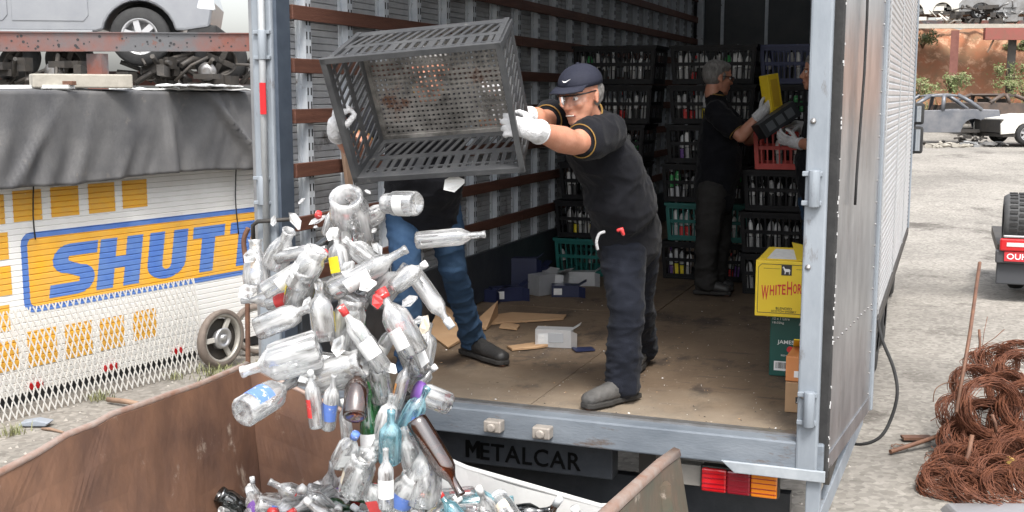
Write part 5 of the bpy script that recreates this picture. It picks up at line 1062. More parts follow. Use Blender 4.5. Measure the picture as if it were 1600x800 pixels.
# ------------------------------------------------------------------ bottles
PROF = dict(
    spirit=(.29, [(.03, 0), (.036, .006), (.037, .02), (.037, .175), (.034, .195), (.022, .215), (.0145, .23), (.0135, .275), (.0155, .278), (.0155, .29)], (.05, .15)),
    beer=(.245, [(.027, 0), (.031, .006), (.031, .125), (.027, .15), (.016, .185), (.0135, .235), (.0145, .238), (.0145, .245)], (.04, .11)),
    wine=(.31, [(.033, 0), (.038, .006), (.038, .19), (.034, .215), (.019, .24), (.0145, .26), (.0145, .31)], (.06, .15)),
    jar=(.14, [(.038, 0), (.043, .008), (.043, .1), (.036, .115), (.034, .12), (.036, .124), (.036, .14)], (.03, .085)),
    stout=(.24, [(.04, 0), (.048, .008), (.048, .12), (.045, .145), (.025, .175), (.016, .185), (.016, .225), (.018, .228), (.018, .24)], (.03, .11)),
    flask=(.2, [(.03, 0), (.036, .006), (.038, .02), (.038, .115), (.03, .14), (.015, .155), (.014, .18), (.016, .182), (.016, .2)], (.03, .1)),
    carafe=(.26, [(.06, 0), (.075, .012), (.078, .05), (.07, .12), (.05, .17), (.035, .2), (.034, .24), (.042, .26)], (.05, .1)))
BM = {}
def bmesh_for(kind, gm):
    if (kind, gm) not in BM:
        h, pf, _ = PROF[kind]; n = 18
        mb = MB()
        if kind == 'flask' or kind == 'stout' and gm == 'gwhite':         # rounded square body
            rs = []
            for r, z_ in pf:
                sq = .35 if r > .025 else 1.
                rs.append([V((abs(cos(a))**sq*math.copysign(r, cos(a)), abs(sin(a))**sq*math.copysign(r, sin(a)), z_-h/2)) for a in [2*pi*j/20+.01 for j in range(20)]])
            mb.rings(rs, 0, True, False); mb.rings([rs[0], [p*1.0*.5+V((0, 0, -h/4+.004)) for p in rs[0]]], 0, True, True)
        else:
            mb.lathe([(.004, .012-h/2), (pf[0][0]*.8, .006-h/2)]+[(r, z_-h/2) for r, z_ in pf]+[(pf[-1][0]*.7, h/2), (pf[-1][0]*.68, h/2-.03)], n, cap=False)
        BM[kind, gm] = mb.mesh('bottle', K[gm])
    return BM[kind, gm]
PM = {}
def part_mesh(kind, what, m, sq):
    k = (kind, what, m, sq)
    if k not in PM:
        h, pf, (a, b_) = PROF[kind]; r = max(p[0] for p in pf)*1.02
        if what == 'cap': rc = pf[-1][0]*1.12; me = MB().lathe([(rc, h*.86-h/2), (rc, h*1.005-h/2), (.001, h*1.01-h/2)], 14).mesh('cap', K[m])
        elif sq: me = MB().box(-r*.75, r*.75, -r*1.01, -r, a-h/2, b_-h/2).mesh('paper_label', K[m])
        else:
            ang = [radians(-105+210*k/14) for k in range(15)]; a_, b2 = a-h/2+.006, b_-h/2-.006
            me = MB().add([(r*cos(t), r*sin(t), z_) for t in ang for z_ in (a_, b2)], [(2*k, 2*k+2, 2*k+3, 2*k+1) for k in range(14)], 0, True).mesh('paper_label', K[m])
        PM[k] = me
    return PM[k]
def bottle(kind, gm, lab, cap, loc, axis, label, group=None, s=1., roll=0.):
    o = link('bottle', bmesh_for(kind, gm)); ax = V(axis).normalized()
    o.rotation_mode = 'QUATERNION'; o.rotation_quaternion = ax.to_track_quat('Z', 'Y') @ M.Rotation(roll, 4, 'Z').to_quaternion(); o.location = loc; o.scale = (s, s, s)
    sq = kind == 'flask' or kind == 'stout' and gm == 'gwhite'
    if lab: link('paper_label', part_mesh(kind, 'label', lab, sq), o)
    if cap: link('cap', part_mesh(kind, 'cap', cap, sq), o)
    return tag(o, label, 'bottle', group)
CU = V((0, 0, 1))*cos(PITCH)+FW*sin(PITCH); CT_ = -(FW*cos(PITCH)-UP*sin(PITCH))
def fly(u, v, ang, tl, L_, kind, gm, lab, cap, label, F=4.42, roll=0.):
    a, t = radians(ang), radians(tl); ax = (RT*cos(a)+CU*sin(a))*cos(t)+CT_*sin(t)
    h = PROF[kind][0]; s = L_*F/1790/h/max(.45, cos(t))
    return bottle(kind, gm, lab, cap, at(u, v, F), ax, label, 'bottles falling from the tipped crate', s, roll)
FL = [
 (627, 318, 178, -35, 52, 'jar', 'gclear', 'lwhite', None, 'clear wide jar flying just below the crate rim', 4.45),
 (704, 371, 5, 5, 110, 'spirit', 'gclear', None, None, 'clear bottle flying level with its neck to the right', 4.6),
 (674, 466, -54, 10, 112, 'spirit', 'gclear', None, 'lsilver', 'clear bottle pointing down right in front of the jeans', 4.5),
 (576, 422, 29, 0, 138, 'spirit', 'gclear', 'lwhite', None, 'long clear bottle with white label pointing up right', 4.38),
 (462, 425, 32, 0, 118, 'wine', 'gwhite', 'lwhite', 'lred', 'cloudy bottle at the upper left of the falling glass', 4.4),
 (445, 497, 22, 15, 96, 'flask', 'gclear', 'lwhite', None, 'square clear flask with white label at the left edge', 4.35),
 (425, 467, 184, -10, 100, 'spirit', 'gclear', None, None, 'clear bottle lying level at the far left of the cascade', 4.5),
 (566, 528, 124, 5, 122, 'wine', 'gwhite', 'lwhite', 'lred', 'red capped white labelled bottle slanting in the centre', 4.3),
 (622, 503, 119, 0, 118, 'stout', 'gclear', 'lwhite', 'lred', 'red capped stout bottle with white label right of centre', 4.36),
 (502, 487, 94, 8, 92, 'flask', 'gclear', 'lyellow', None, 'clear flask with bright yellow label at left centre', 4.34),
 (438, 563, 197, 0, 130, 'stout', 'gwhite', 'lsilver', None, 'big cloudy bottle with neck pointing left', 4.28),
 (420, 620, 32, -55, 72, 'stout', 'gclear', 'lblue', None, 'clear bottle base towards viewer with blue label, lower left', 4.2),
 (490, 622, 96, 5, 98, 'spirit', 'gclear', 'lred', 'lwhite', 'upright clear bottle with red label at lower left', 4.25),
 (517, 628, 80, 20, 92, 'spirit', 'gwhite', 'lblue', None, 'clear bottle with blue label beside the red labelled one', 4.27),
 (557, 612, 92, -40, 74, 'stout', 'gbrown', None, None, 'dark brown bottle with its base towards the viewer', 4.22),
 (576, 668, 92, 5, 112, 'beer', 'ggreen', 'lwhite', None, 'green bottle with white band low in the cascade', 4.3),
 (610, 682, 86, 20, 88, 'stout', 'gcyan', None, None, 'pale blue glass bottle low in the cascade', 4.18),
 (648, 640, 60, 10, 84, 'stout', 'gcyan', 'lblue', None, 'pale blue bottle with blue label beside the brown one', 4.35),
 (676, 621, 155, 25, 56, 'jar', 'gclear', None, 'lpurple', 'small clear jar with dark lid at the cascade right', 4.4),
 (685, 714, -58, 8, 142, 'spirit', 'gbrown', None, None, 'large brown bottle falling neck first towards the pile', 4.15),
 (543, 702, 60, 30, 66, 'flask', 'gwhite', 'lwhite', 'lblue', 'short square cloudy bottle low at the centre left', 4.18),
 (603, 748, 90, 5, 100, 'spirit', 'gclear', 'lwhite', None, 'tall clear bottle standing over the pile at centre', 4.12),
 (664, 738, 80, 15, 104, 'carafe', 'gclear', None, None, 'wide clear carafe falling onto the pile', 4.2),
 (549, 342, 95, 50, 66, 'jar', 'gclear', 'lwhite', None, 'open clear jar mouth towards viewer at the top', 4.5),
 (585, 337, 30, 15, 66, 'flask', 'gclear', 'lred', None, 'small clear flask with red label at the cascade top', 4.52),
 (541, 371, 88, 10, 78, 'spirit', 'gwhite', 'lred', 'lred', 'red labelled bottle under the open jar', 4.46),
 (530, 400, 100, 0, 72, 'flask', 'gclear', 'lyellow', None, 'yellow labelled clear flask in the upper centre', 4.4),
 (440, 388, 60, 30, 62, 'carafe', 'gclear', None, None, 'clear rounded carafe at the upper left', 4.5),
 (502, 383, 40, 20, 60, 'beer', 'gdark', 'lred', None, 'dark bottle with red label in the upper left', 4.48),
 (562, 478, 60, 10, 92, 'spirit', 'gclear', 'lred', 'lred', 'clear bottle behind the red capped pair', 4.48),
 (610, 445, 50, 20, 80, 'flask', 'gwhite', 'lwhite', None, 'cloudy flask above the red capped stout bottle', 4.45),
 (528, 455, 150, 10, 96, 'spirit', 'gclear', 'lsilver', None, 'clear bottle with silver label in the dense centre', 4.42),
 (470, 395, 10, 15, 84, 'spirit', 'gclear', 'lwhite', None, 'clear bottle with white label near the upper left carafe', 4.46),
 (640, 545, 110, 10, 88, 'flask', 'gclear', 'lwhite', 'lred', 'clear flask with red cap right of the dense centre', 4.42),
 (590, 585, 100, 10, 92, 'stout', 'gclear', 'lgreen', None, 'clear stout bottle under the slanting centre bottle', 4.35),
 (528, 580, 20, 15, 88, 'jar', 'gwhite', 'lwhite', None, 'cloudy white labelled jar at the lower centre', 4.32),
 (628, 600, 75, 5, 84, 'spirit', 'gclear', 'lorange', None, 'clear bottle with orange label above the pale blue ones', 4.38),
 (500, 560, 170, 5, 90, 'spirit', 'gclear', 'lwhite', None, 'clear white labelled bottle right of the big left bottle', 4.33),
 (585, 625, 85, 0, 84, 'beer', 'ggreen', None, 'lwhite', 'slim green bottle above the banded green one', 4.36),
 (660, 590, 40, 10, 58, 'flask', 'gclear', 'lred', 'lwhite', 'small clear flask at the right edge of the cascade', 4.45),
 (470, 448, 70, 35, 60, 'jar', 'gclear', 'lyellow', None, 'clear jar tumbling at the left of centre', 4.38),
 (400, 410, 92, 0, 72, 'carafe', 'gclear', None, None, 'clear stemmed carafe at the far upper left', 4.55),
 (640, 705, 100, 20, 80, 'flask', 'gwhite', 'lwhite', None, 'cloudy flask between pale blue bottle and carafe', 4.25),
 (560, 740, 70, 30, 70, 'jar', 'gclear', 'lcream', None, 'clear cream labelled jar just above the pile', 4.2),
 (520, 345, 70, 20, 50, 'flask', 'gwhite', 'lwhite', None, 'small cloudy flask left of the open jar', 4.5),
 (565, 395, 140, 10, 70, 'flask', 'gwhite', None, None, 'small cloudy flask under the red labelled top bottle', 4.4),
 (480, 420, 60, 15, 70, 'jar', 'gwhite', 'lwhite', None, 'cloudy jar beside the cloudy upper left bottle', 4.36),
 (455, 465, 15, 10, 84, 'spirit', 'gwhite', 'lred', None, 'cloudy slim bottle behind the square left flask', 4.45),
 (545, 505, 80, 15, 80, 'jar', 'gwhite', 'lgreen', None, 'cloudy jar tucked left of the centre bottle', 4.4),
 (600, 540, 60, 5, 92, 'spirit', 'gwhite', 'lwhite', None, 'cloudy slim bottle between the two red capped ones', 4.45),
 (640, 430, 35, 10, 66, 'flask', 'gwhite', None, 'lwhite', 'small white capped flask left of the pointing bottle', 4.4),
 (470, 540, 30, 5, 80, 'flask', 'gwhite', 'lblue', 'lred', 'cloudy flask above the big left bottle', 4.4),
 (560, 560, 70, 25, 70, 'jar', 'gclear', 'lcream', None, 'cream labelled jar over the brown base', 4.4),
 (605, 650, 75, 10, 74, 'flask', 'gwhite', 'lwhite', None, 'white labelled flask over the pale blue bottle', 4.3),
 (540, 660, 95, 10, 76, 'spirit', 'gwhite', None, 'lwhite', 'cloudy slim bottle with white cap left of the green one', 4.3),
 (575, 715, 60, 15, 66, 'flask', 'gwhite', 'lwhite', None, 'white labelled flask low beside the green bottle', 4.22),
 (630, 770, 60, 20, 70, 'jar', 'gclear', 'lblue', None, 'clear jar touching the pile right of centre', 4.2),
 (585, 775, 110, 20, 70, 'flask', 'gwhite', 'lred', None, 'red labelled flask touching the pile at centre', 4.22),
 (515, 455, 60, 5, 90, 'wine', 'gwhite', None, None, 'cloudy tall bottle behind the yellow labelled flask', 4.5),
 (665, 540, 80, 5, 74, 'flask', 'gwhite', 'lwhite', None, 'cloudy flask at the right edge of the dense centre', 4.5),
]
for q in FL:
    fly(*q[:10], F=q[10], roll=RND.uniform(0, 6))
# flying splinters and caps
def shard(u, v, sz, ang, F, m, label):
    c = at(u, v, F); mb = MB(); k = F/1790; d1 = (RT*cos(radians(ang))+CU*sin(radians(ang)))*sz[0]*k/2; d2 = (RT*-sin(radians(ang))+CU*cos(radians(ang)))*sz[1]*k/2
    ps = [c-d1-d2*.3, c-d1*.2-d2, c+d1*.9-d2*.4, c+d1, c+d1*.3+d2, c-d1*.6+d2*.8]; b_ = CT_*.012
    ps = [p+b_*((p-c).dot(d1)/max(1e-6, d1.length_squared))**2 for p in ps]; n = 6; t = CT_*.003
    mb.add(ps+[p+t for p in ps], [list(range(n))[::-1], list(range(n, 2*n))]+[(i, (i+1) % n, (i+1) % n+n, i+n) for i in range(n)])
    tag(mb.build('glass_shard', K[m]), label, 'glass shard', 'splinters flying off the bottles')
for q in ((462, 345, (32, 16), -60, 4.4, 'gwhite', 'curved clear splinter nearest the truck left post top'), (498, 343, (34, 10), 25, 4.45, 'gwhite', 'long thin splinter below the crate corner'), (472, 314, (14, 6), 40, 4.5, 'gwhite', 'small splinter highest at the left'), (428, 345, (18, 10), 80, 4.5, 'gclear', 'small oval splinter in front of the left post'), (494, 355, (8, 6), 0, 4.5, 'gwhite', 'tiny chip under the long thin splinter'), (709, 287, (36, 26), 20, 4.7, 'lwhite', 'white and orange paper wedge under the crate'), (575, 300, (12, 6), -30, 4.5, 'gwhite', 'tiny chip just below the crate rim'), (664, 508, (16, 34), -10, 4.5, 'lcream', 'cream paper fragment by the pointing clear bottle'), (585, 360, (10, 8), 30, 4.5, 'gwhite', 'tiny chip under the wide jar'), (590, 388, (24, 14), -50, 4.4, 'gclear', 'clear jagged splinter above the long bottle'), (388, 455, (34, 26), 20, 4.5, 'gwhite', 'cloudy broken base at the far left'), (392, 400, (26, 20), 40, 4.5, 'gwhite', 'broken cup shaped shard in front of the blue letters'), (545, 420, (30, 22), 60, 4.36, 'gwhite', 'cloudy shard in the dense upper centre'), (640, 470, (30, 16), 30, 4.42, 'gwhite', 'cloudy shard left of the pointing clear bottle'), (530, 540, (36, 24), 70, 4.28, 'gwhite', 'cloudy shard in the dense lower centre'), (480, 590, (30, 18), 10, 4.26, 'gclear', 'clear shard over the red labelled bottle'), (520, 365, (26, 18), 50, 4.42, 'lwhite', 'white paper scrap in the upper cascade'), (575, 445, (30, 20), 20, 4.34, 'lwhite', 'white paper scrap in the dense centre'), (480, 475, (26, 14), 70, 4.34, 'gwhite', 'cloudy chip beside the yellow labelled flask'), (610, 575, (26, 18), -30, 4.3, 'lwhite', 'white paper scrap beside the stout red capped bottle'), (430, 440, (26, 12), -20, 4.42, 'gwhite', 'thin cloudy chip at the left edge'), (560, 640, (28, 16), 60, 4.2, 'gwhite', 'cloudy chip below the brown base'), (655, 500, (20, 12), 30, 4.4, 'gwhite', 'small cloudy chip beside the pointing bottle neck'), (590, 470, (18, 26), 10, 4.36, 'lred', 'red paper scrap by the stout bottle cap')): shard(*q)
for u, v, m, lab in ((660, 556, 'lred', 'bright red cap flying right of the red capped bottles'), (700, 617, 'lred', 'tiny red cap over the truck sill'), (498, 333, 'lred', 'tiny red cap by the thin splinter')):
    c = at(u, v, 4.45); tag(MB().lathe([(.001, 0), (.014, 0), (.014, .02), (.001, .021)], 12, 0, rotm(RT, CU, CT_, c) @ M.Rotation(.7, 4, 'X')).build('bottle_closure', K[m]), lab, 'bottle cap', 'caps flying off the bottles')
# the heap in the skip
def hz(x, y): return .76+.1*math.exp(-((x+2.0)/.7)**2)+.05*noise.noise((x*3, y*3, 0))-.05*sst(4.2, 4.5, y)
hp = MB(); nx, ny = 60, 60
for i in range(nx+1):
    for j in range(ny+1):
        x, y = -3.0+1.97*i/nx, .68+3.8*j/ny; hp.v.append(V((x+RND.uniform(-.012, .012), y+RND.uniform(-.02, .02), hz(x, y)-.055+RND.uniform(-.02, .02))))
for i in range(nx):
    for j in range(ny): a = i*(ny+1)+j; hp.f.append([a, a+ny+1, a+ny+2, a+1]); hp.m.append(RND.choice((0, 0, 0, 1, 2, 3))); hp.sm.append(False)
tag(hp.build('broken_glass', [mat('crushed_glass', (.5, .53, .52), .25, 0, (.3, .33, .32), 60), K['gclear'], K['gdark'], K['lsilver']], normals=False), 'crushed glass filling the rusty skip', 'broken glass', kind='stuff')
KN = dict(spirit='slim bottle', beer='beer bottle', wine='tall bottle', jar='wide jar', stout='stout bottle', flask='square flask', carafe='carafe')
GN = dict(gclear='clear', gwhite='cloudy', gbrown='brown', ggreen='green', gcyan='pale blue', gdark='dark')
LN = dict(lwhite='white label', lred='red label', lyellow='yellow label', lblue='blue label', lorange='orange label', lpurple='purple label', lsilver='silver label', lgreen='green label', lcream='cream label')
r_ = random.Random(21); HB = []
for i in range(88):
    y = r_.uniform(3.95, 4.44); x = r_.uniform(-2.92, -1.15); lay = i % 3
    kind = r_.choice(('spirit', 'spirit', 'beer', 'wine', 'jar', 'stout', 'flask', 'flask')); gm = r_.choice(('gclear',)*6+('gwhite',)*6+('ggreen', 'gbrown', 'gcyan', 'gdark'))
    lab = r_.choice((None, None, None, None, 'lwhite', 'lwhite', 'lwhite', 'lcream', 'lred', 'lyellow', 'lblue', 'lorange', 'lpurple', 'lgreen', 'lcream')); cap = r_.choice((None, None, None, 'lsilver', 'lred', 'lwhite', 'lwhite'))
    a = r_.uniform(0, 2*pi); tl = r_.uniform(-.35, .5) if r_.random() < .8 else r_.uniform(.8, 1.3)
    side = 'by the rusty wall' if x < -2.35 else 'in the middle' if x < -1.8 else 'by the pale wall'
    HB.append(bottle(kind, gm, lab, cap, V((x, y, hz(x, y)-.02+.035*lay)), (cos(a)*cos(tl), sin(a)*cos(tl), sin(tl)), f"{GN[gm]} {KN[kind]} {'with '+LN[lab] if lab else 'without label'} in the heap {side}", 'bottles heaped in the skip', r_.uniform(.85, 1.1), r_.uniform(0, 6)))
for lab in {o['label'] for o in HB}:
    same = sorted((o for o in HB if o['label'] == lab), key=lambda o: o.location.dot(RT))
    if len(same) > 1:
        for k, o in enumerate(same): o['label'] = lab+', '+('leftmost' if k == 0 else 'rightmost' if k == len(same)-1 else ('second', 'third', 'fourth')[k-1])+' one'
for u, v, ang, tl, L_, kind, gm, lab, cap, label in ((398, 778, 95, 10, 70, 'spirit', 'gclear', 'lwhite', 'lsilver', 'upright clear bottle at the left end of the heap'), (363, 785, 140, 20, 50, 'jar', 'gdark', None, None, 'dark jar at the far left of the heap'), (455, 770, 150, 10, 80, 'stout', 'gclear', 'lred', None, 'clear bottle with bold red label on the heap left'), (535, 772, 10, 5, 90, 'wine', 'gclear', 'lpurple', None, 'clear bottle with purple label across the heap middle'), (590, 785, 170, 5, 80, 'beer', 'ggreen', 'lwhite', None, 'green bottle with white label across the heap middle'), (745, 788, 5, 0, 120, 'stout', 'gcyan', 'lred', None, 'pale blue bottle with red label by the pale end wall'), (700, 782, 185, 5, 90, 'flask', 'gclear', None, 'lcream', 'clear flask with cream cap by the pale end wall'), (490, 790, 40, 20, 60, 'flask', 'gclear', 'lyellow', None, 'clear flask with yellow label at the heap front')):
    fly(u, v, ang, tl, L_, kind, gm, lab, cap, label, F=4.72 if u > 650 else 4.95)

# ------------------------------------------------------------------ people
def ellf(mb, X, c, r): mb.ell(c, r, 0, X, 18, 12)
def head_shapes(mb, X, nk, jaw=1.):
    "skull, face, nose, brow, lips, ears in head axes x forward, y left, z up; nk neck base"
    ellf(mb, X, (-.012, 0, .03), (.098, .077, .092)); ellf(mb, X, (.022, 0, -.03), (.07, .064, .085)); ellf(mb, X, (.035, 0, -.078), (.052, .052*jaw, .042))
    ellf(mb, X, (.072, 0, -.098), (.022, .028, .02)); ellf(mb, X, (.068, .034, -.02), (.024, .024, .024)); ellf(mb, X, (.068, -.034, -.02), (.024, .024, .024))
    ellf(mb, X, (.08, .026, .026), (.016, .03, .011)); ellf(mb, X, (.08, -.026, .026), (.016, .03, .011)); ellf(mb, X, (.072, 0, .05), (.02, .05, .03))
    P = lambda *p: X @ V(p)
    mb.limb([P(.088, 0, .016), P(.102, 0, -.008), P(.113, 0, -.03)], [.009, .011, .0145]); ellf(mb, X, (.1, .013, -.034), (.011, .009, .008)); ellf(mb, X, (.1, -.013, -.034), (.011, .009, .008))
    ellf(mb, X, (.092, 0, -.06), (.011, .026, .0075)); ellf(mb, X, (.09, 0, -.075), (.011, .022, .0075))
    for s in (-1, 1):
        Xe = X @ M.Translation((-.012, s*.078, -.005)) @ M.Rotation(s*.35, 4, 'Z') @ M.Rotation(-.2, 4, 'Y')
        ellf(mb, Xe, (0, 0, .006), (.02, .009, .03)); ellf(mb, Xe, (.004, 0, -.02), (.012, .008, .014))
    mb.limb([P(-.022, 0, -.06), P(-.03, 0, -.11), nk], [(.056, .058), (.058, .056), (.066, .06)], X.to_3x3() @ V((0, 1, 0)))
def hand_shapes(mb, w_, xd, zd, thumb, curl=(.5, .7, .5), spread=.0, r=.0105, tc=.4, pk=1.):
    "palm, four fingers of unequal length and a thumb; xd to the fingertips, zd back of the hand, thumb = +1/-1 along z cross x"
    xd = xd.normalized(); zd = (zd-xd*zd.dot(xd)).normalized(); yd = zd.cross(xd)*thumb
    P = lambda x, y, z_: w_+xd*x+yd*y+zd*z_
    mb.limb([P(-.01, 0, 0), P(.03, .002, 0), P(.07, .0, 0), P(.092, -.002, -.003)], [(.026*pk, .02*pk), (.036*pk, .018*pk), (.042*pk, .0165*pk), (.04*pk, .013*pk)], yd)
    for k, (y, L_, c0) in enumerate(((.031, .071, 0), (.0105, .079, .05), (-.0105, .073, .1), (-.03, .058, .16))):
        p = P(.086-.004*abs(k-1), y, 0); a = c0; pts = [p]; dirv = None
        for seg, cu in zip((.45, .31, .24), curl):
            a += cu; d = (xd*cos(a)-zd*sin(a)+yd*spread*(1.5-k)).normalized(); p = p+d*L_*seg; pts.append(p)
        mb.limb(pts, [r*1.1, r*1.05, r, r*.85], n=10)
    p0 = P(.018, .03, -.004); p1 = P(.045, .055, -.012-.012*tc); p2 = P(.07, .062, -.018-.03*tc); p3 = P(.088, .058, -.024-.045*tc)
    mb.limb([p0, p1, p2, p3], [r*1.5, r*1.3, r*1.1, r*.9], n=10)
def cloth(amp, fr, seed, warp=1.):
    def f(p):
        q = V((p.x*fr, p.y*fr, p.z*fr*warp))
        a = 1-2.4*abs(noise.noise(q+V((seed, 0, 0)))); a = a*abs(a); c = 1-2.4*abs(noise.noise(q*1.9+V((0, seed, 4)))); b_ = noise.noise(q*4.5+V((0, seed, 0)))
        return amp*(a*.62+c*abs(c)*.42+b_*.16)
    return f
def person(label, J, top, trousers, boots, skin='skin', belly=1., hair=None, cap=False, glasses=None, group=None, trim=True, gloves=True, face_mouth=False, loose=1., arm=1.):
    P = {k: V(v) for k, v in J.items() if k not in ('curl', 'thN', 'thF')}
    base = (P['ankN']+P['ankF'])/2; base.z = BED
    t = thing('person', label, 'person', base, group=group)
    hipM = (P['hipN']+P['hipF'])/2; shM = (P['shN']+P['shF'])/2; nk = P['neck']; fd = P['face'].normalized(); upv = P.get('hup', UP); 
    sv = upv.cross(fd).normalized(); upv = fd.cross(sv); HX = rotm(fd, sv, upv, P['head'])
    hs_, ss = (P['hipN']-P['hipF']).normalized(), (P['shN']-P['shF']).normalized()
    spine = shM-hipM; bk = P.get('back', V()); w1 = hipM+spine*.28+bk; w2 = hipM+spine*.62+bk*.8; w3 = hipM+spine*.88; bf = ss.cross(spine.normalized())
    if bf.dot(fd) < 0: bf = -bf
    mid = (hs_+ss).normalized()
    # body: one continuous skin from head to feet
    b_ = MB(); head_shapes(b_, HX, nk)
    b_.limb([hipM-UP*.03, w1, w2, w3, nk], [(.14, .1), (.13, .095), (.15, .1), (.13, .085), (.055, .055)], [hs_, mid, ss, ss, ss])
    for s in 'NF':
        b_.limb([shM.lerp(P['sh'+s], .55), P['sh'+s], P['sh'+s].lerp(P['el'+s], .45), P['el'+s]], [.058*arm, .056*arm, .05*arm, .042*arm]); b_.limb([P['el'+s], P['el'+s].lerp(P['wr'+s], .3), P['wr'+s].lerp(P['el'+s], .15), P['wr'+s]], [.042*arm, .047*arm, .031*arm, .024])
        hand_shapes(b_, P['wr'+s], P['hx'+s], P['hz'+s], J['th'+s], J.get('curl', (.5, .7, .5)), r=.0075 if gloves else .0095, pk=.72 if gloves else .95)
        b_.limb([P['hip'+s], P['hip'+s].lerp(P['kn'+s], .5), P['kn'+s]], [.083, .072, .052]); b_.limb([P['kn'+s], P['kn'+s].lerp(P['ank'+s], .3), P['ank'+s]], [.05, .052, .034]); b_.limb([P['ank'+s], P['toe'+s]+UP*.01], [.034, .025])
    remesh('body', b_, K[skin], t, .0075, 3)
    # shirt with short sleeves
    c = MB(); B = belly
    c.limb([hipM+spine*.0-UP*.03, hipM+spine*.14, w1+bf*.02*B, hipM+spine*.45+bf*.02*B+bk, w2, w3, shM+spine.normalized()*.035], [(.178*B, .135*B), (.178*B, .142*B), (.178*B, .15*B), (.182*B, .15*B), (.19, .14), (.172, .118), (.09, .075)], [hs_, hs_, mid, mid, ss, ss, ss], 20)
    for s in 'NF':
        e = P['sh'+s].lerp(P['el'+s], .62 if trim else .7); c.limb([shM.lerp(P['sh'+s], .5), P['sh'+s], P['sh'+s].lerp(e, .55), e], [.08, .08*loose, .078*loose*arm**.5, .077*loose*arm**.5])
    c.limb([shM+spine.normalized()*.02, nk.lerp(P['head'], .08)], [.085, .068])
    sh = remesh('shirt', c, K[top], t, .009, 5, cloth(.012, 6, 3, 1.4))
    if trim:
        for s in 'NF':
            d = (P['el'+s]-P['sh'+s]).normalized(); e = P['sh'+s].lerp(P['el'+s], .62)+d*.056; o_ = d.orthogonal().normalized(); q = d.cross(o_)
            MB().tube([e+(o_*cos(a)+q*sin(a))*.062*loose*arm**.5 for a in [2*pi*k/24 for k in range(24)]], .003, 6, 0, True).build('sleeve_trim', K['trim'], sh)
        d = (P['head']-nk).normalized(); o_ = d.orthogonal().normalized(); q = d.cross(o_); e = nk.lerp(P['head'], .22)
        MB().tube([e+(o_*cos(a)+q*sin(a))*.068 for a in [2*pi*k/24 for k in range(24)]], .005, 6, 0, True).build('collar_trim', K['trim'], sh)
    # trousers
    c = MB(); c.limb([hipM-UP*.06, hipM, hipM+spine*.1], [(.16, .125), (.178*min(B, 1.08), .14), (.165*min(B, 1.08), .13)], hs_, 20)
    for s in 'NF':
        h0, k0, a0 = P['hip'+s], P['kn'+s], P['ank'+s]; kf = (k0-(h0+a0)/2); kf = kf.normalized()*.012 if kf.length > .02 else V()
        c.limb([h0+UP*.02, h0.lerp(k0, .35), h0.lerp(k0, .75), k0+kf, k0.lerp(a0, .4), k0.lerp(a0, .8), a0-UP*.005], [.108*loose, .102*loose, .087*loose, .079*loose, .077*loose, .073*loose, .075*loose])
    remesh('trousers', c, K[trousers], t, .009, 4, lambda p, f=cloth(.012, 5.5, 8, 1.9): f(p)*(1+.9*sst(.45, .05, p.z-BED)))
    for s in 'NF':
        a0, t0 = P['ank'+s], P['toe'+s]; d = (t0-a0); d.z = 0; d.normalize(); sd_ = d.cross(UP); z0 = min(a0.z-.085, t0.z)
        c = MB(); hl = a0-d*.05; hl.z = z0+.045
        c.limb([a0+UP*.05, a0, a0-UP*.03], [(.05, .052), (.048, .05), (.045, .05)]); tz = V((t0.x, t0.y, z0+.04)); md = hl.lerp(tz, .6)+UP*.012
        c.limb([hl, hl.lerp(tz, .3)+UP*.02, md, tz], [(.04, .04), (.043, .055), (.048, .042), (.042, .034)], sd_)
        bt = remesh('boot', c, K[boots], t, .007, 3, cloth(.003, 25, 5))
        so = MB(); pts = [(hl-d*.045, .033), (hl, .042), (hl.lerp(tz, .45), .038), (md, .05), (tz, .045), (tz+d*.03, .026)]
        so.rings([[V((p.x, p.y, z0))+q*w2+UP*z_ for z_ in (0, .026) for q, w2 in ((sd_, wd), (-sd_, wd))][0:1]+[V((p.x, p.y, z0))-sd_*wd, V((p.x, p.y, z0+.026))-sd_*wd, V((p.x, p.y, z0+.026))+sd_*wd] for p, wd in pts], 0, False)
        so.build('sole', K['sole'], bt, bevel=.006)
    if gloves:
        for s in 'NF':
            c = MB(); f = (P['wr'+s]-P['el'+s]).normalized()
            hand_shapes(c, P['wr'+s], P['hx'+s], P['hz'+s], J['th'+s], J.get('curl', (.5, .7, .5)), r=.0108, spread=.1)
            c.limb([P['wr'+s]-f*.045, P['wr'+s]-f*.015, P['wr'+s]+P['hx'+s].normalized()*.03], [.037*max(1, arm*.97)+.004, .036*max(1, arm*.97)+.002, .038])
            gl = remesh('glove', c, K['glove'], t, .004, 2, cloth(.0016, 40, 2))
            e = P['wr'+s]-f*.052; o_ = f.orthogonal().normalized(); q = f.cross(o_)
            MB().tube([e+(o_*cos(a)+q*sin(a))*(.037*max(1, arm*.97)+.003) for a in [2*pi*k/20 for k in range(20)]], .0045, 6, 0, True).build('cuff_edge', K['glove'], gl)
    # face details
    for s in (-1, 1):
        ey = MB().ell((.081, s*.031, .004), (.011, .013, .0095), 0, HX, 12, 8).build('eye', K['eyew'], t)
        MB().ell((.0905, s*.031, .003), (.003, .0055, .0055), 0, HX, 10, 6).build('iris', K['iris'], ey)
        MB().limb([HX @ V((.091, s*.012, .024)), HX @ V((.094, s*.03, .029)), HX @ V((.082, s*.05, .024))], [.0035, .0045, .003], n=8).build('eyebrow', K['hair'], t)
    mo = MB().limb([HX @ V((.09, .025, -.068)), HX @ V((.1015, 0, -.0665)), HX @ V((.09, -.025, -.068))], [.003, .005, .003], n=8).build('mouth', K['lip'], t)
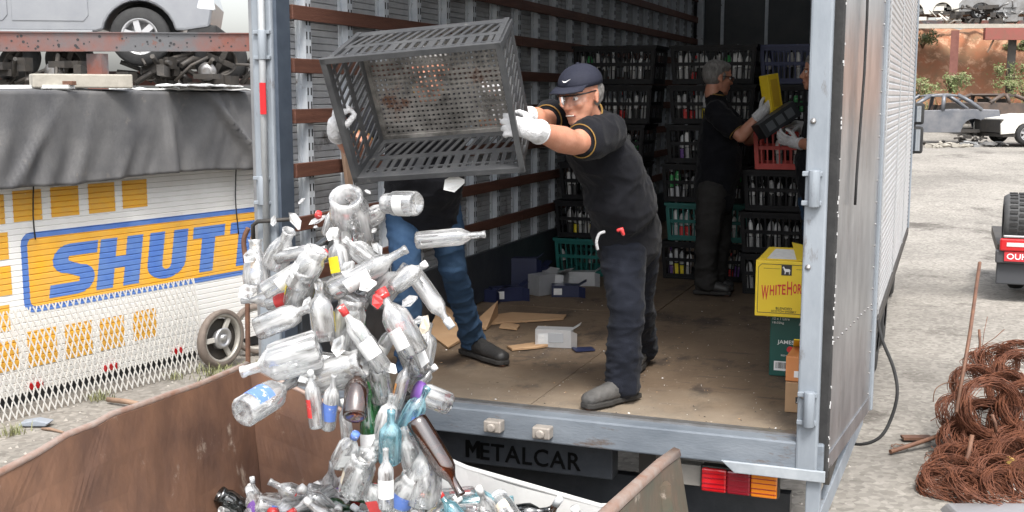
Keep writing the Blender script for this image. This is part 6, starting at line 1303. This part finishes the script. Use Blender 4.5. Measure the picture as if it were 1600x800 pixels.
    if face_mouth: MB().limb([HX @ V((.095, .018, -.0665)), HX @ V((.1035, 0, -.0655)), HX @ V((.095, -.018, -.0665))], [.003, .0035, .003], n=8).build('teeth', K['teeth'], mo)
    if hair:
        c = MB(); ellf(c, HX, (-.048 if cap else -.03, 0, .01 if cap else .032), (.07 if cap else .088, .0795 if cap else .0815, .08 if cap else .098))
        if not cap: ellf(c, HX, (.0, 0, .07), (.088, .074, .058)); ellf(c, HX, (.055, 0, .085), (.03, .06, .03))
        if not cap:
            for s in (-1, 1): ellf(c, HX, (.02, s*.068, .012), (.012, .008, .03))
        remesh('hair', c, K[hair], t, .006, 1, cloth(.004, 45, 4))
    if cap:
        c = MB(); rs = []
        for i in range(9):
            a = radians(-6+12*i); rs.append([HX @ V((-.012+.112*cos(a)*cos(b2), .091*cos(a)*sin(b2), .056+.082*sin(a)+.16*max(0, .112*cos(a)*cos(b2))*.0+(.0 if i else -.004))) for b2 in [2*pi*k/32 for k in range(32)]])
        c.rings(rs)
        cp = c.build('cap', K['cap'], t)
        vz = MB(); rs = []
        for k in range(13):
            b2 = radians(-62+124*k/12); x0, y0 = -.012+.108*cos(b2), .088*sin(b2); ex = .085*max(0, cos(b2*1.05))**.6; dr = -.012*abs(sin(b2))-.004
            rs.append([HX @ V((x0-.004, y0, .057)), HX @ V((x0+ex*.5, y0*1.04, .057+dr*.25)), HX @ V((x0+ex, y0*1.02, .052+dr)), HX @ V((x0+ex, y0*1.02, .048+dr)), HX @ V((x0+ex*.5, y0*1.04, .052+dr*.25)), HX @ V((x0-.004, y0, .052))])
        vz.rings(rs).build('visor', K['cap'], cp)
        MB().ell((-.012, 0, .139), (.009, .009, .005), 0, HX, 10, 6).build('cap_button', K['cap'], cp)
        # small white swoosh shaped mark on the cap front
        cv = [(.098-.0, .02), (.1, .008), (.0995, -.012), (.1005, -.002)]
        MB().prism([(-.022, .004), (-.014, -.006), (-.004, -.006), (.02, .008), (-.004, -.001), (-.013, -.001)], (-.0015, .0), 0, HX @ M.Translation((.0995, .012, .083)) @ M.Rotation(pi/2+.15, 4, 'Z') @ M.Rotation(-.42, 4, 'X')).build('white_mark', K['inkwhite'], cp)
    if glasses:
        gl = MB()
        if glasses == 'safety':
            gl.tube([HX @ V(p) for p in ((-.005, .083, .02), (.06, .08, .022), (.094, .05, .02), (.112, .0, .02), (.094, -.05, .02), (.06, -.08, .022), (-.005, -.083, .02))], .0034, 6)
        else:
            for s in (-1, 1):
                gl.tube([HX @ V((.107, s*.033+.023*cos(a), .002+.016*sin(a))) for a in [2*pi*k/16 for k in range(16)]], .0025, 6, 0, True)
                gl.tube([HX @ V((.104, s*.056, .008)), HX @ V((.05, s*.078, .012)), HX @ V((-.01, s*.083, .012))], .0025, 6)
            gl.tube([HX @ V((.108, .01, .004)), HX @ V((.112, 0, .006)), HX @ V((.108, -.01, .004))], .0025, 6)
        g2 = gl.build('spectacle_frame', K['frame'], t)
        ln = MB()
        if glasses == 'safety':
            rows = [[HX @ V((.112*cos(b2)*(1-.05*abs(z_))+.0, .088*sin(b2), z_)) for z_ in (.018, .0, -.018-.008*cos(b2*2.2))] for b2 in [radians(-58+116*k/14) for k in range(15)]]
            for i in range(14):
                for j in range(2): ln.add([rows[i][j], rows[i+1][j], rows[i+1][j+1], rows[i][j+1]], [(0, 1, 2, 3)], 0, True)
        else:
            for s in (-1, 1): ln.add([HX @ V((.107, s*.033+.022*cos(a), .002+.015*sin(a))) for a in [2*pi*k/16 for k in range(16)]], [list(range(16))])
        ln.build('lens', K['lens'], g2, normals=False)
    return t, HX, sh
d2 = lambda a, b_: (b_-a).normalized()
# the man tipping the crate
tx = TX.to_3x3()
gripN = TX @ V((CW/2+.012, -.03, .0)); gN = at(833, 203, 4.52)
wrN = gN
A = dict(back=RT*.04, hipN=at(971, 372, 5.42), hipF=at(996, 364, 5.58), knN=at(979, 482, 5.33), knF=at(996, 470, 5.8), ankN=at(974, 598, 5.36), ankF=at(1002, 540, 6.12),
         toeN=at(920, 622, 5.22), toeF=at(990, 556, 5.93), shN=at(950, 207, 5.12), shF=at(884, 188, 5.36), elN=at(896, 224, 4.86), elF=at(846, 190, 5.08), wrN=wrN, wrF=at(814, 180, 4.98),
         neck=at(920, 183, 5.16), head=at(907, 150, 5.03), face=(-RT*.62+TC*.77-UP*.2), hup=(UP+(-RT)*.05),
         hxN=(-RT*.95+UP*.18-TC*.1), hzN=(TC*.95+RT*.25+UP*.1), thN=-1, hxF=(-RT*.97+UP*.12), hzF=(FW*.95+UP*.1), thF=1, curl=(.35, .75, .6))
for k in ('ankN', 'ankF'): A[k].z = BED+.105
for k in ('toeN', 'toeF'): A[k].z = BED+.012
pa, HXA, shA = person('man in navy cap and clear safety glasses tipping the crate', A, 'tee', 'navy', 'boot', belly=1.08, hair='hair', cap=True, glasses='safety', group='workers in the truck', face_mouth=True, loose=1.05, arm=1.22)
# pocket, red tag and the spare glove at his hip
MB().limb([at(966, 360, 5.19), at(971, 358, 5.18), at(974, 366, 5.19)], [.009, .011, .008], n=8).build('red_tag', K['lred'], pa)
MB().tube(spline([at(945, 362, 5.26), at(936, 366, 5.25), at(932, 378, 5.25), at(934, 390, 5.26)]), .007, 8).build('white_strap', K['glove'], pa)
# the helper behind the crate
Bq = dict(hipN=at(690, 322, 5.72), hipF=at(630, 322, 5.78), knN=at(708, 420, 5.85), knF=at(634, 428, 5.5), ankN=at(738, 515, 6.32), ankF=at(640, 560, 5.6), toeN=at(785, 548, 6.1), toeF=at(625, 600, 5.35),
          shN=at(738, 160, 5.45), shF=at(598, 165, 5.4), elN=at(772, 200, 5.2), elF=at(556, 236, 5.1), wrN=at(760, 160, 4.98), wrF=at(524, 205, 4.72), neck=at(668, 145, 5.38), head=at(672, 112, 5.25), face=(TC*.8+RT*.2-UP*.35),
          hxN=(RT*.2+UP*.8-FW*.5), hzN=(FW*.9+UP*.3), thN=1, hxF=(RT*.2+UP*.95+TC*.12), hzF=(TC*.6-RT*.8+UP*.1), thF=-1, curl=(1.0, 1.1, .7))
for k in ('ankN', 'ankF'): Bq[k].z = BED+.105
for k in ('toeN', 'toeF'): Bq[k].z = BED+.012
person('worker in blue jeans and black boots standing behind the tipped crate', Bq, 'tee', 'jeans', 'bootb', belly=1.07, hair='hair', group='workers in the truck', loose=.84)
# the grey haired man at the stacks
C0 = 8.4
Cq = dict(hipN=at(1112, 303, C0-.1), hipF=at(1122, 303, C0+.12), knN=at(1104, 385, C0-.08), knF=at(1124, 382, C0+.12), ankN=at(1104, 450, C0-.05), ankF=at(1118, 446, C0+.12), toeN=at(1136, 462, C0-.1), toeF=at(1140, 455, C0+.1),
          shN=at(1117, 174, C0-.18), shF=at(1128, 176, C0+.2), elN=at(1158, 214, C0-.3), elF=at(1170, 220, C0+.25), wrN=at(1190, 176, C0-.35), wrF=at(1200, 200, C0+.05), neck=at(1116, 155, C0), head=at(1121, 122, C0), face=(RT*.95+FW*.25-UP*.08),
          hxN=(RT*.75+UP*.6), hzN=(TC*.8+RT*.1-UP*.1), thN=1, hxF=(RT*.9+UP*.2), hzF=(-UP*.9), thF=-1, curl=(.5, .6, .4))
for k in ('ankN', 'ankF'): Cq[k].z = BED+.105
for k in ('toeN', 'toeF'): Cq[k].z = BED+.012
person('grey haired man with glasses in black polo holding a yellow box', Cq, 'tee', 'greytr', 'bootb', belly=1.06, hair='hair', glasses='round', group='workers in the truck')
# the worker mostly hidden by the right post
D0 = 7.85
Dq = dict(hipN=at(1284, 318, D0-.14), hipF=at(1278, 316, D0+.14), knN=at(1281, 415, D0-.14), knF=at(1276, 410, D0+.14), ankN=at(1284, 490, D0-.14), ankF=at(1279, 480, D0+.14), toeN=at(1252, 500, D0-.14), toeF=at(1250, 490, D0+.14),
          shN=at(1288, 165, D0-.18), shF=at(1282, 168, D0+.2), elN=at(1278, 226, D0-.25), elF=at(1280, 225, D0+.28), wrN=at(1244, 224, D0-.05), wrF=at(1250, 196, D0+.15), neck=at(1284, 148, D0), head=at(1279, 113, D0), face=(-RT*.95+FW*.2),
          hxN=(-RT*.9+UP*.25), hzN=(TC*.75-UP*.5), thN=-1, hxF=(-RT*.95-UP*.1), hzF=(UP*.9), thF=1, curl=(.4, .6, .5))
for k in ('ankN', 'ankF'): Dq[k].z = BED+.105
for k in ('toeN', 'toeF'): Dq[k].z = BED+.012
person('worker in jeans mostly hidden behind the right post', Dq, 'tee', 'jeans', 'bootb', hair='hair', group='workers in the truck', trim=False)
# boxes they hand over
def held(name, label, cat, u, v, F, dims, ang, mats, tilt=0.):
    c = at(u, v, F); o = bpy.data.objects.new(name, None); COL.objects.link(o)
    o.matrix_basis = rotm(RT, FW, UP, c) @ M.Rotation(-radians(ang), 4, 'Y') @ M.Rotation(tilt, 4, 'Z'); tag(o, label, cat)
    x, y, z_ = dims; MB().box(-x/2, x/2, -y/2, y/2, -z_/2, z_/2).build('carton_body', mats[0], o, local=True, bevel=.004)
    return o, dims
o, dm = held('gift_box', 'bright yellow tall box in the grey haired man\'s gloved hand', 'gift box', 1205, 147, 8.08, (.1, .09, .27), 10, [K['yellowbox']], .5)
MB().box(-.03, .03, -.0465, -.0452, -.09, .1).build('printed_panel', mat('ochre_print', (.6, .38, .03), .5), o, local=True)
o, dm = held('flat_box', 'black flat box handed between two gloved workers', 'box', 1213, 188, 7.9, (.3, .14, .11), 33, [mat('black_card', (.02, .022, .025), .45)], .2)
for k in range(3): MB().box(-.11+.08*k, -.05+.08*k, -.0715, -.0703, -.03, .03).build('printed_panel', mat('grey_print', (.1, .11, .12), .5), o, local=True)
